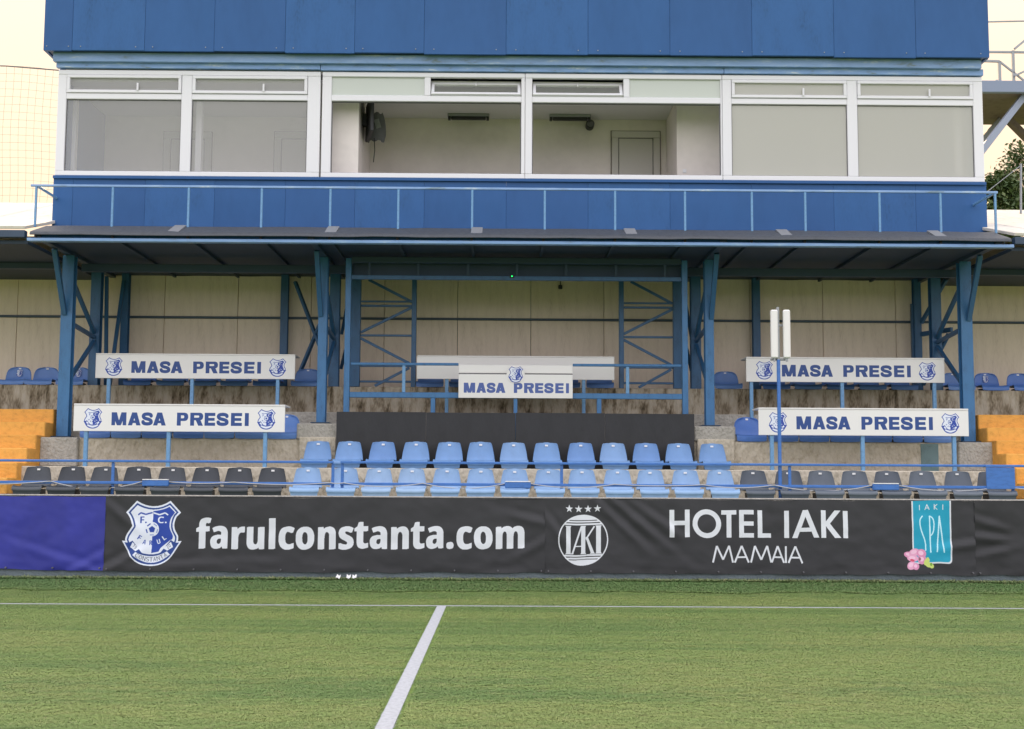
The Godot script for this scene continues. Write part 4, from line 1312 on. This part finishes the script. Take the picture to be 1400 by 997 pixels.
	s = mb(); slab(s, pr0, pr1 + 0.1, yb + 0.262, yc - 0.002, zr + 0.002, qf, 0.006); put("partition", s, M.room, t)
	s = mb(); box(s, Vector3(ax(936, 234, qf), ay(936, 234, qf), qf + 0.008), Vector3(0.06, 0.06, 0.012), 0.004); put("socket", s, M.pvc, t)
	# middle posts inside the end rooms
	for u in [100, 272, 1310]:
		var xx := ax(u, 200, -2.5)
		s = mb(); slab(s, xx - 0.05, xx + 0.05, yb + 0.262, yc - 0.002, -2.56, -2.44, 0.005); put("inner_post", s, M.pvc, t)
	# doors in the room wall
	var doors := [[836, 902, 180, true], [225, 290, 181, false], [376, 442, 181, false], [1052, 1112, 184, false]]
	for d in doors:
		var a := at(d[0], d[2], zr); var b := at(d[1], d[2], zr)
		var st := mb()
		var wj := 0.12
		var yl := yb + 0.262
		slab(st, a.x, b.x, a.y - wj, a.y, zr + 0.002, zr + 0.05, 0.01)
		slab(st, a.x, a.x + wj, yl, a.y - wj, zr + 0.002, zr + 0.05, 0.01)
		slab(st, b.x - wj, b.x, yl, a.y - wj, zr + 0.002, zr + 0.05, 0.01)
		var dr := put("door", st, M.door, t)
		st = mb(); slab(st, a.x + wj + 0.012, b.x - wj - 0.012, yl, a.y - wj - 0.012, zr + 0.004, zr + 0.03, 0.006); put("door_leaf", st, M.door, dr)
		st = mb(); frame_rect(st, a.x + wj + 0.0005, b.x - wj - 0.0005, yl, a.y - wj - 0.0005, 0.0112, zr + 0.003, zr + 0.016); put("door_seal", st, M.gasket, dr)
		st = mb(); frame_rect(st, a.x - 0.014, b.x + 0.014, yl - 0.2, a.y + 0.014, 0.0135, zr + 0.002, zr + 0.02); put("door_trim", st, M.timber, dr)
	# things in the middle room
	var tv := thing("wall_screen", "dark flat screen seen edge on, mounted on the left partition inside the press box", "screen", at(496, 170, -2.8))
	var c := at(499, 168, -3.0)
	s = mb(); box(s, Vector3(pl1 + 0.13, c.y, -2.75), Vector3(0.06, 0.62, 0.75), 0.012, Basis(Vector3.UP, 0.22)); put("screen_panel", s, M.dark, tv)
	s = mb(); box(s, Vector3(pl1 + 0.04, c.y, -2.85), Vector3(0.08, 0.2, 0.12), 0.006); put("wall_bracket", s, M.dark, tv)
	var bag := thing("hanging_bag", "grey cloth bag hanging beside the dark screen in the press box", "bag", at(511, 170, -3.6))
	var bm := mat(0.16, 0.165, 0.18, 0.8)
	s = mb()
	var bc := Vector3(pl1 + 0.19, c.y - 0.02, -3.3)
	var rows := []
	for j in 9:
		var f := j / 8.0
		var row := []
		for i in 11:
			var q := i / 10.0 * PI
			var r := 0.10 + 0.05 * sin(f * 2.6)
			row.append(bc + Vector3(cos(q + PI) * -r * 1.1, 0.26 - f * 0.5 + 0.02 * sin(i * 1.7 + j), sin(q) * r + 0.012 * sin(i * 2.3 + j * 1.9)))
		rows.append(row)
	grid_shell(s, rows, 0.01)
	put("cloth_body", s, bm, bag)
	s = mb(); tube(s, [bc + Vector3(-0.02, -0.2, 0.14), bc + Vector3(-0.01, -0.42, 0.15), bc + Vector3(-0.03, -0.62, 0.14)], 0.008, 6); put("strap", s, M.dark, bag)
	s = mb(); box(s, bc + Vector3(0.03, 0.05, 0.15), Vector3(0.09, 0.16, 0.02), 0.008, Basis(Vector3.BACK, 0.3)); put("pocket", s, M.galv, bag)
	for e in [[612, 669, 160, "left"], [751, 808, 158.5, "right"]]:
		var za := -3.8
		var a := at(e[0], e[2], za); var b := at(e[1], e[2] + 1, za)
		var l := thing("strip_lamp", "unlit strip lamp under the press box ceiling, the %s one of two" % e[3], "lamp", Vector3((a.x + b.x) / 2, yc, za), "strip lamps in the press box")
		s = mb(); slab(s, a.x, b.x, yc - 0.05, yc - 0.002, za - 0.05, za + 0.05, 0.008); put("housing", s, M.galv, l)
		s = mb(); slab(s, a.x + 0.06, b.x - 0.06, yc - 0.105, yc - 0.052, za - 0.035, za + 0.035, 0.012); put("tube_cover", s, M.dark, l)
		for q in [a.x + 0.03, b.x - 0.03]:
			s = mb(); slab(s, q - 0.025, q + 0.025, yc - 0.11, yc - 0.052, za - 0.045, za + 0.045, 0.008); put("end_cap", s, M.dark, l)
	var sc := at(807, 169, -3.9)
	var sp := thing("wall_speaker", "small round dark speaker high on the press box back wall", "speaker", sc)
	s = mb(); tube(s, [sc + Vector3(0, 0, -0.19), sc + Vector3(0, 0, 0.0)], 0.075, 18); put("body", s, M.dark, sp)
	s = mb(); tube(s, [sc + Vector3(0, 0, 0.001), sc + Vector3(0, 0, 0.015)], 0.06, 18); put("grille", s, M.gasket, sp)

# ------------------------------------------------------------------ rail, stairs, small things at the front
func front_rail() -> void:
	var z := -0.1
	var t := thing("hand_rail", "blue two bar hand rail along the top of the front wall", "railing", Vector3(0, step_y[0], z))
	var st: SurfaceTool
	var yt := ay(700, 633.5, z); var yl := ay(700, 663, z)
	for s in [[-9.5, ax(456, 632, z)], [ax(465.5, 632, z), 9.5]]:
		st = mb(); slab(st, s[0], s[1], yt - 0.017, yt + 0.017, z - 0.017, z + 0.017, 0.006); put("top_bar", st, M.hand, t)
		st = mb(); slab(st, s[0], s[1], yl - 0.02, yl + 0.02, z - 0.017, z + 0.017, 0.006); put("lower_bar", st, M.hand, t)
	for u in [153, 454.5, 467.5, 768, 1080.5, 1386]:
		var x := ax(u, 655, z)
		st = mb(); slab(st, x - 0.021, x + 0.021, step_y[0] + 0.007, yt - 0.018, z - 0.045, z - 0.019, 0.004); put("post", st, M.hand, t)
	var where := [[212.5, 660.5, "left"], [708, 662.5, "middle"], [1211, 665, "right"]]
	for e in where:
		var c := at(e[0], e[1], z + 0.06)
		var o := thing("cable_box", "flat blue cable box with white lid on the hand rail, %s of three" % e[2], "box", c, "cable boxes on the hand rail")
		st = mb(); box(st, Vector3(c.x, yl - 0.005, z + 0.055), Vector3(0.37, 0.085, 0.07), 0.01); put("casing", st, M.hand, o)
		st = mb(); box(st, Vector3(c.x, yl + 0.046, z + 0.055), Vector3(0.36, 0.014, 0.075), 0.005); put("lid", st, M.board, o)
	var wire := thing("cable", "thin grey cable sagging along the lower bar of the hand rail", "cable", Vector3(0, yl, z))
	var stops := [-8.5, ax(70, 660, z), ax(195, 660, z), ax(231, 660, z), ax(320, 660, z), ax(452, 660, z), ax(470, 660, z), ax(578, 660, z), ax(690, 660, z), ax(726, 660, z), ax(840, 660, z), ax(960, 660, z), ax(1058, 660, z), ax(1190, 660, z), ax(1230, 660, z), ax(1370, 660, z), 8.5]
	var sag := [0.05, 0.10, 0.0, 0.02, 0.03, 0.01, 0.05, 0.07, 0.0, 0.05, 0.02, 0.04, 0.08, 0.0, 0.07, 0.05]
	for i in stops.size() - 1:
		var pts := []
		for k in 11:
			var f := k / 10.0
			pts.append(Vector3(lerpf(stops[i], stops[i + 1], f), yl + 0.015 - sag[i] * 4 * f * (1 - f), z + 0.03))
		st = mb(); tube(st, pts, 0.008, 6); put("span", st, M.cable, wire)
	# board on the right
	var a := at(1347, 638, z); var b := at(1387, 669, z)
	var bb := thing("blue_board", "square blue board fixed to the hand rail near the right stair", "board", Vector3((a.x + b.x) / 2, b.y, z))
	st = mb(); slab(st, a.x, b.x, b.y, yt - 0.02, z + 0.02, z + 0.04, 0.004); put("sheet", st, M.hand, bb)
	st = mb(); slab(st, a.x - 0.01, b.x + 0.01, yt - 0.018, yt + 0.012, z + 0.019, z + 0.045, 0.004); put("edge_strip", st, M.hand, bb)
	# antenna
	var za := -0.16
	var p0 := at(1067, 680, za); var p1 := at(1067, 420, za)
	var an := thing("antenna_mast", "two upright white antenna panels on a slim blue mast", "antenna", Vector3(p0.x, step_y[0], za))
	st = mb(); tube(st, [Vector3(p0.x, step_y[0] + 0.006, za), Vector3(p0.x, ay(1067, 492, za), za)], 0.027, 12); put("mast", st, M.hand, an)
	st = mb(); tube(st, [Vector3(p0.x, ay(1067, 492, za), za), Vector3(p0.x, p1.y, za)], 0.022, 12); put("upper_mast", st, M.galv, an)
	for q in [[1053, 1063.5], [1070, 1080.5]]:
		var a2 := at(q[0], 424, za); var b2 := at(q[1], 490, za)
		st = mb(); slab(st, a2.x, b2.x, b2.y, a2.y, za - 0.02, za + 0.05, 0.02); put("antenna_panel", st, M.board, an)
		st = mb(); tube(st, [Vector3((a2.x + b2.x) / 2, b2.y, za + 0.015), Vector3((a2.x + b2.x) / 2, b2.y - 0.05, za + 0.015)], 0.016, 8); put("connector", st, M.galv, an)
	var ym := ay(1067, 493, za)
	st = mb(); slab(st, p0.x - 0.11, p0.x + 0.11, ym, ym + 0.03, za - 0.045, za - 0.022, 0.004); put("clamp", st, M.galv, an)
	st = mb(); slab(st, p0.x - 0.11, p0.x + 0.11, ym + 0.5, ym + 0.53, za - 0.045, za - 0.022, 0.004); put("clamp", st, M.galv, an)

func black_board() -> void:
	var z := -1.42
	var a := at(460, 563, z); var b := at(950, 640, z)
	var t := thing("black_board", "long matt black board behind the second row of seats", "board", Vector3((a.x + b.x) / 2, step_y[1], z))
	var n := 4
	for i in n:
		var st := mb()
		slab(st, lerpf(a.x, b.x, float(i) / n) + 0.002, lerpf(a.x, b.x, float(i + 1) / n) - 0.002, step_y[1] + 0.002, a.y - 0.004 * (i % 2), z - 0.03, z - 0.002 * (i % 2), 0.004)
		put("board_panel", st, M.black_board, t)

func stairs() -> void:
	for side in [-1, 1]:
		var t := thing("yellow_stair", "yellow painted concrete stair at the %s edge of the terrace" % ("left" if side < 0 else "right"), "stairs", Vector3(side * 8.2, step_y[0], -1.0))
		var edge := -7.10 if side < 0 else 7.58
		var far := -9.4 if side < 0 else 9.6
		var ys := [1.39, 1.61, 1.83, 2.04, 2.25, 2.47]
		for k in 6:
			var st := mb()
			var z1: float = -0.28 - 0.35 * k
			slab(st, minf(edge, far), maxf(edge, far), step_y[0] + 0.001 if k == 0 else ys[k - 1] - 0.02, ys[k], -2.39, z1, 0.014)
			put("stair_step", st, M.yellow if k % 2 == 0 else M.yellow2, t)

func litter() -> void:
	var spots := [[462, 790, "left of"], [476, 791, "between"], [484, 790, "right of"]]
	for i in 3:
		var c := at(spots[i][0], 790, 0.25)
		var o := thing("paper_scrap", "crumpled white paper scrap in the grass, %s in a cluster of three" % ["leftmost", "middle", "rightmost"][i], "litter", Vector3(c.x, 0.03, 0.25), "paper scraps at the foot of the wall")
		var st := mb()
		var rows := []
		for j in 4:
			var row := []
			for k in 5: row.append(Vector3(c.x + (k - 2) * 0.014, 0.03 + 0.012 * sin(j * 2.1 + k * 1.7 + i) + 0.012 * j, 0.25 + j * -0.02 + 0.012 * cos(k * 2.0 + j)))
			rows.append(row)
		grid_shell(st, rows, 0.003)
		put("paper", st, M.white, o)

# ------------------------------------------------------------------ pitch
func line_amount(x: float, z: float) -> float:
	if absf(z - ZT) < 0.035 : return 1.0
	if absf(x - LX) < 0.05 and z > ZT: return 1.0
	return 0.0
const ZT := 3.7
var LX := 0.0

func pitch() -> void:
	LX = ax(604, 826, ZT)
	var soil := noise_tex(91, 512, 0.02, [Color(0.55, 0.62, 0.4), Color(0.8, 0.85, 0.6), Color(1, 1, 0.8)], 0.5)
	var gm := mat(0.17, 0.24, 0.075, 0.95, soil, Vector3(0.3, 0.3, 0.3))
	var st := mb()
	quad(st, Vector3(-400, -0.02, -400), Vector3(400, -0.02, -400), Vector3(400, -0.02, 400), Vector3(-400, -0.02, 400), Vector3.UP)
	structure("ground", st, mat(0.16, 0.17, 0.10, 0.95, soil, Vector3(0.1, 0.1, 0.1)), "open ground around and behind the stadium stand", "ground")
	st = mb()
	quad(st, Vector3(-45, 0, 0.0), Vector3(45, 0, 0.0), Vector3(45, 0, 75), Vector3(-45, 0, 75), Vector3.UP)
	structure("pitch", st, gm, "mown football pitch in front of the stand", "pitch")
	st = mb()
	quad(st, Vector3(-45, 0.004, ZT - 0.035), Vector3(45, 0.004, ZT - 0.035), Vector3(45, 0.004, ZT + 0.035), Vector3(-45, 0.004, ZT + 0.035), Vector3.UP)
	var wm := mat(0.47, 0.49, 0.52, 0.9, noise_tex(93, 256, 0.06, [g(0.72), g(0.95), g(1.0)], 0.6), Vector3(1.5, 1.5, 1.5))
	structure("touchline", st, wm, "thin white touchline painted along the pitch edge", "line marking")
	st = mb()
	quad(st, Vector3(LX - 0.05, 0.004, ZT + 0.036), Vector3(LX + 0.05, 0.004, ZT + 0.036), Vector3(LX + 0.05, 0.004, 75), Vector3(LX - 0.05, 0.004, 75), Vector3.UP)
	structure("halfway_line", st, wm, "white halfway line running from the touchline towards the viewer", "line marking")
	# grass: tufts of six blades
	var tuft := mb()
	for i in 6:
		var a := TAU * i / 6.0 + 0.4 * i
		var d := Vector3(cos(a), 0, sin(a))
		var s := Vector3(-d.z, 0, d.x) * 0.0042
		var b := d * 0.008
		var tip := d * (0.034 + 0.008 * (i % 3)) + Vector3(0, 0.019 - 0.004 * (i % 2), 0)
		var nn := (s * 2.0).cross(tip - b).normalized()
		tuft.set_color(Color(1, 1, 1))
		tri(tuft, b - s, b + s, tip, nn if nn.y > 0.0 else -nn)
	var tm := tuft.commit()
	tm.surface_set_material(0, M.blade)
	var n1 := FastNoiseLite.new(); n1.seed = 8; n1.frequency = 0.35; n1.fractal_octaves = 3
	var n2 := FastNoiseLite.new(); n2.seed = 15; n2.frequency = 2.2; n2.fractal_octaves = 2
	var buf := PackedFloat32Array()
	var count := 620000
	buf.resize(count * 16)
	var k := 0
	var tries := 0
	while k < count and tries < count * 4:
		tries += 1
		var z := 12.6 * sqrt(rng.randf()) if rng.randf() < 0.55 else rng.randf() * 12.6
		var half := (17.7 - z) * 0.44 + 0.7
		var x := rng.randf_range(-half, half)
		var edge := 1.0 - smoothstep(1.5, 2.4, z + 0.25 * n2.get_noise_2d(x * 0.5, 3.0))
		var sc := rng.randf_range(0.45, 0.85)
		if z < 0.35: sc *= rng.randf_range(1.0, 3.2)
		elif edge > 0.5: sc *= rng.randf_range(1.0, 1.7)
		var w := line_amount(x, z)
		if w == 0.0 and (line_amount(x + 0.03, z) + line_amount(x - 0.03, z) + line_amount(x, z + 0.03) + line_amount(x, z - 0.03)) > 0.0: continue
		var a := rng.randf() * TAU
		var sx := sc * 1.0 if z > 4.0 else sc * 1.25
		var ca := cos(a) * sx; var sa := sin(a) * sx
		var hy := sc * (0.62 if edge < 0.5 else 1.0)
		if w > 0.0:
			hy *= 0.6
			ca *= 0.5
			sa *= 0.5
		# colour: mown bands along the line, yellower dry patches
		var bandn := n1.get_noise_2d(x * 0.10, z * 2.4) * 0.8 + n2.get_noise_2d(x * 0.12, z * 1.8) * 0.5
		var dry := n1.get_noise_2d(x * 0.6 + 40.0, z * 1.6) * 0.7 + n2.get_noise_2d(x * 1.2, z * 3.0) * 0.5
		var col := Color(0.200, 0.280, 0.076).lerp(Color(0.135, 0.222, 0.060), clampf(0.42 + bandn * 2.2, 0.0, 1.0))
		col = col.lerp(Color(0.265, 0.30, 0.092), clampf(dry * 1.0 + 0.12, 0.0, 0.8))
		if edge > 0.0: col = col.lerp(Color(0.085, 0.165, 0.048) if z > 0.3 else Color(0.17, 0.20, 0.09), edge * 0.85)
		if rng.randf() < 0.06: col = col.lerp(Color(0.36, 0.33, 0.17), 0.6)
		col *= rng.randf_range(0.78, 1.22)
		if w > 0.0 and rng.randf() < (0.93 if z > ZT + 0.1 else 0.62 + 0.5 * n2.get_noise_2d(x * 0.4, 9.0)): col = Color(0.50, 0.53, 0.56) * rng.randf_range(0.75, 1.1)
		var o := k * 16
		buf[o] = ca; buf[o + 1] = 0.0; buf[o + 2] = sa; buf[o + 3] = x
		buf[o + 4] = 0.0; buf[o + 5] = hy; buf[o + 6] = 0.0; buf[o + 7] = -0.001
		buf[o + 8] = -sa; buf[o + 9] = 0.0; buf[o + 10] = ca; buf[o + 11] = z + 0.02
		buf[o + 12] = col.r; buf[o + 13] = col.g; buf[o + 14] = col.b; buf[o + 15] = 1.0
		k += 1
	var mm := MultiMesh.new()
	mm.transform_format = MultiMesh.TRANSFORM_3D
	mm.use_colors = true
	mm.mesh = tm
	mm.instance_count = count
	mm.buffer = buf
	var gi := MultiMeshInstance3D.new()
	gi.multimesh = mm
	gi.name = "grass"
	add_child(gi)
	tag(gi, "short mown grass of the pitch, longer and darker along the wall", "grass", "", "stuff")

# ------------------------------------------------------------------ beyond the stand
func surroundings() -> void:
	# roofs of the neighbouring stands
	for side in [-1, 1]:
		var xi := -7.18 if side < 0 else 7.72
		var xo := -13.0 if side < 0 else 13.2
		var t := thing("side_roof", "pale sheet roof of the neighbouring stand on the %s" % ("left" if side < 0 else "right"), "roof", Vector3(side * 10.0, 5.1, -1.0), "roofs of the neighbouring stands")
		var n := 10
		for i in n:
			var a := lerpf(xi, xo, float(i) / n); var b := lerpf(xi, xo, float(i + 1) / n)
			var st := mb()
			var lo := minf(a, b) + 0.004; var hi := maxf(a, b) - 0.004
			var y0 := 5.13; var y1 := 7.0
			var zf := -0.75; var zb := -7.6
			var d := Vector3(0, y1 - y0, zb - zf)
			var up := Vector3(0, -d.z, d.y).normalized()
			if up.y < 0: up = -up
			bar(st, Vector3((lo + hi) / 2, y0 + 0.02 * (i % 2) * 0.2, zf), Vector3((lo + hi) / 2, y1, zb), hi - lo, 0.05, 0.006)
			put("roof_sheet", st, M.side_roof, t)
		var s := mb(); slab(s, minf(xi, xo), maxf(xi, xo), 4.98, 5.09, -0.86, -0.74, 0.006); put("edge_beam", s, M.steel_dark, t)
		s = mb(); slab(s, minf(xi, xo), maxf(xi, xo), 4.90, 4.96, -4.3, -0.88, 0.006); put("ceiling_sheet", s, M.soffit, t)
		s = mb(); slab(s, minf(xi, xo), maxf(xi, xo), 4.80, 4.90, -2.6, -2.5, 0.006); put("purlin", s, M.steel_dark, t)
	# ball net
	var z := -9.5
	var net := thing("ball_net", "tall dark ball stop net against the sky, left of the press box", "net", Vector3(-11.5, 0, z))
	var strings := mb()
	var x0 := ax(-70, 180, z); var x1 := ax(95, 180, z)
	var ytop := ay(0, 89, z); var ybot := ay(0, 300, z)
	var cell := 0.172
	var nx := int((x1 - x0) / cell); var ny := int((ytop - ybot) / cell)
	var P := func(i: int, j: int) -> Vector3:
		var x := x0 + i * cell + 0.03 * sin(j * 0.35 + i * 0.2)
		return Vector3(x, ytop - j * cell - 0.02 * sin(i * 0.5) - 0.006 * i, z + 0.05 * sin(i * 0.3 + j * 0.2))
	for i in nx + 1:
		for j in ny:
			bar(strings, P.call(i, j), P.call(i, j + 1), 0.0042, 0.0042, 0.0)
	for j in ny + 1:
		for i in nx:
			bar(strings, P.call(i, j), P.call(i + 1, j), 0.0042, 0.0042, 0.0)
	var sm := put("net_cords", strings, mat(0.30, 0.26, 0.18, 0.8), net)
	sm.set_meta("kind", "stuff")
	var s2 := mb(); tube(s2, [P.call(0, 0), P.call(nx / 2, 0), P.call(nx, 0)], 0.014, 6); put("top_rope", s2, M.gasket, net)
	s2 = mb(); tube(s2, [Vector3(x0 - 0.1, 0, z), Vector3(x0 - 0.1, ytop + 0.2, z)], 0.06, 10); put("pole", s2, M.galv, net)
	s2 = mb(); tube(s2, [Vector3(x1 + 0.3, 0, z), Vector3(x1 + 0.3, ytop, z)], 0.06, 10); put("pole", s2, M.galv, net)
	# viewing platform on the right
	z = -9.0
	var pt := thing("camera_platform", "raised grey blue steel platform with railings, right of the press box", "platform", Vector3(11.5, 0, z))
	var dy1 := ay(1380, 110, z); var dy0 := ay(1380, 126, z)
	var px0 := ax(1335, 118, z); var px1 := px0 + 4.2
	s2 = mb(); slab(s2, px0, px1, dy0, dy1, z - 0.12, z, 0.01); put("edge_beam", s2, mat(0.22, 0.27, 0.36, 0.5), pt)
	s2 = mb(); slab(s2, px0, px1, dy0 + 0.02, dy1 - 0.02, z - 2.6, z - 0.122, 0.01); put("deck", s2, M.timber, pt)
	for zz in [z - 0.06, z - 2.5]:
		for e in [[1387, 68], [1368, 83], [1425, 60]]:
			var x := ax(e[0], 90, z); var yt := ay(e[0], e[1], z)
			s2 = mb(); slab(s2, x - 0.03, x + 0.03, dy1, yt, zz - 0.03, zz + 0.03, 0.005); put("rail_post", s2, M.galv, pt)
		s2 = mb(); slab(s2, px0, px1, ay(1380, 70, z) - 0.025, ay(1380, 70, z) + 0.025, zz - 0.02, zz + 0.02, 0.006); put("rail", s2, M.galv, pt)
	s2 = mb(); bar(s2, Vector3(px0, ay(1350, 82, z), z - 0.05), Vector3(ax(1368, 83, z), ay(1368, 83, z), z - 0.05), 0.05, 0.05); put("rail", s2, M.galv, pt)
	s2 = mb(); bar(s2, Vector3(ax(1368, 83, z), ay(1368, 83, z), z - 0.05), Vector3(ax(1405, 112, z), ay(1405, 112, z), z - 0.05), 0.04, 0.04); put("rail", s2, M.galv, pt)
	s2 = mb(); bar(s2, at(1387, 67, z), at(1420, 40, z), 0.05, 0.05); put("rail", s2, M.galv, pt)
	s2 = mb(); bar(s2, at(1387, 104, z), at(1425, 86, z), 0.04, 0.04); put("rail", s2, M.galv, pt)
	s2 = mb(); bar(s2, at(1340, 30, z), at(1440, 28, z), 0.03, 0.03); put("wire", s2, M.galv, pt)
	var pale := mat(0.30, 0.35, 0.44, 0.5)
	s2 = mb(); bar(s2, at(1335, 216, z - 0.3), at(1415, 112, z - 0.3), 0.2, 0.14); put("strut", s2, pale, pt)
	s2 = mb(); bar(s2, at(1335, 200, z - 2.0), at(1390, 140, z - 2.0), 0.16, 0.12); put("strut", s2, M.galv, pt)
	s2 = mb(); bar(s2, at(1365, 150, z - 1.8), at(1420, 205, z - 1.8), 0.22, 0.12); put("strut", s2, M.timber, pt)
	for x in [px0 + 0.3, px1 - 0.3]:
		s2 = mb(); slab(s2, x - 0.09, x + 0.09, 0, dy0 + 0.01, z - 2.4, z - 2.22, 0.01); put("leg", s2, pale, pt)
	# fence post on the right roof
	var fp := thing("guard_post", "slim pale post with a stay wire on the right side roof", "post", at(1396, 287, -6.0))
	s2 = mb(); tube(s2, [at(1396, 292, -6.0), at(1396, 224, -6.0)], 0.022, 8); put("post", s2, M.galv, fp)
	s2 = mb(); tube(s2, [at(1396, 226, -6.0), at(1350, 262, -6.0)], 0.008, 6); put("wire", s2, M.galv, fp)
	tree("dark green bushy tree behind the right side roof, the taller", at(1408, 285, -30.0), 3.0, 2.6, 41)
	tree("dark green bushy tree close behind the press box corner, the shorter", at(1372, 285, -26.0), 1.9, 1.5, 57)

func tree(label: String, foot: Vector3, high: float, wide: float, sd: int) -> void:
	var r := RandomNumberGenerator.new(); r.seed = sd
	var t := thing("tree", label, "tree", Vector3(foot.x, 0, foot.z), "trees behind the stand")
	var st := mb()
	var base := Vector3(foot.x, 0, foot.z)
	var top := Vector3(foot.x, foot.y + high * 0.7, foot.z)
	for i in 8:
		var a := base.lerp(top, i / 8.0); var b := base.lerp(top, (i + 1) / 8.0)
		tube(st, [a, b + Vector3(0.05 * sin(i), 0, 0)], lerpf(0.34, 0.08, i / 8.0), 10)
	put("trunk", st, M.bark, t)
	var lob := []
	st = mb()
	for i in 16:
		var a := r.randf() * TAU
		var f := r.randf_range(0.0, 1.0)
		var rad := wide * sqrt(r.randf()) * (1.0 - 0.55 * f)
		var c := Vector3(foot.x + cos(a) * rad, foot.y - 1.0 + f * (high + 0.3), foot.z + sin(a) * rad)
		lob.append([c, r.randf_range(0.55, 1.1) * wide * 0.36])
		tube(st, [Vector3(foot.x, c.y - 0.9, foot.z), (Vector3(foot.x, c.y, foot.z) + c) / 2 - Vector3(0, 0.25, 0), c], 0.05, 6)
	put("limb", st, M.bark, t)
	var lf := mb()
	for l in lob:
		for k in 620:
			var d := Vector3(r.randfn(), r.randfn() * 0.8, r.randfn()).normalized() * pow(r.randf(), 0.45)
			var p: Vector3 = l[0] + d * l[1] * r.randf_range(0.9, 1.15)
			var s := r.randf_range(0.06, 0.13)
			var b := Basis.from_euler(Vector3(r.randf() * TAU, r.randf() * TAU, r.randf() * TAU))
			var v := r.randf()
			lf.set_color(Color(0.045, 0.085, 0.022).lerp(Color(0.10, 0.13, 0.035), v * v))
			var n := b.z
			lf.set_normal(n)
			var q := [p - b.x * s, p - b.y * s * 0.5, p + b.x * s, p + b.y * s * 0.5]
			tri(lf, q[0], q[1], q[2], n)
			tri(lf, q[0], q[2], q[3], n)
	put("crown", lf, M.leaf, t)

# thin high cloud at sunset: cream towards the sun behind the stand, cool and pale elsewhere
func evening_sky() -> Image:
	var im := Image.create(256, 128, false, Image.FORMAT_RGBF)
	var n := FastNoiseLite.new(); n.seed = 61; n.frequency = 1.1; n.fractal_octaves = 4
	for y in 128:
		var e := PI / 2 - (y + 0.5) / 128.0 * PI
		for x in 256:
			var a := (x + 0.5) / 256.0 * TAU          # 0 is -z
			var d := Vector3(sin(a) * cos(e), sin(e), -cos(a) * cos(e))
			var c := Color(0.10, 0.11, 0.08)
			if e > 0.0:
				var s := sin(e)
				var warm := (0.5 - 0.5 * d.z / maxf(0.001, cos(e)))
				var low := Color(1.06, 0.99, 1.08).lerp(Color(0.95, 0.71, 0.50), smoothstep(0.15, 0.9, warm))
				c = low.lerp(Color(1.60, 1.575, 1.66), pow(s, 0.9) * lerpf(1.0, smoothstep(0.1, 0.9, s), smoothstep(0.15, 0.9, warm)))
				c *= 1.0 + 0.07 * n.get_noise_3d(d.x, d.y * 2.5, d.z)
			im.set_pixel(x, y, c)
	return im

# ------------------------------------------------------------------
func _ready() -> void:
	rng.seed = 20
	# camera
	var cam := Camera3D.new()
	cam.name = "camera"
	cam.fov = rad_to_deg(2.0 * atan(498.5 / FOCAL))
	cam.near = 0.1
	cam.far = 1500.0
	cam.position = EYE
	cam_basis = Basis.from_euler(Vector3(deg_to_rad(5.26), deg_to_rad(-0.44), 0.0055))
	cam.basis = cam_basis
	add_child(cam)
	cam.current = true
	# sky, sun, exposure
	var env := Environment.new()
	env.background_mode = Environment.BG_SKY
	var sky := Sky.new()
	var sm := PanoramaSkyMaterial.new()
	sm.panorama = ImageTexture.create_from_image(evening_sky())
	sm.energy_multiplier = 1.0
	sky.sky_material = sm
	env.sky = sky
	env.ambient_light_source = Environment.AMBIENT_SOURCE_SKY
	env.tonemap_mode = Environment.TONE_MAPPER_LINEAR
	env.tonemap_exposure = 1.42
	env.ssao_enabled = true
	env.ssil_enabled = true
	env.sdfgi_enabled = true
	var we := WorldEnvironment.new()
	we.name = "environment"
	we.environment = env
	add_child(we)
	var sun := DirectionalLight3D.new()
	sun.name = "sun"
	sun.light_color = Color(1.0, 0.86, 0.66)
	sun.light_energy = 1.0
	sun.light_angular_distance = 0.5
	sun.shadow_enabled = true
	sun.sky_mode = DirectionalLight3D.SKY_MODE_LIGHT_ONLY
	sun.rotation = Vector3(deg_to_rad(-27.0), deg_to_rad(180.0 + 8.0), 0)   # low behind the stand, shining towards the camera
	add_child(sun)
	# structure first, then the objects
	materials()
	terrace()
	front_wall()
	back_wall()
	press_box()
	canopy()
	steel()
	gantry()
	stairs()
	surroundings()
	pitch()
	banners()
	seats()
	tables()
	black_board()
	front_rail()
	litter()
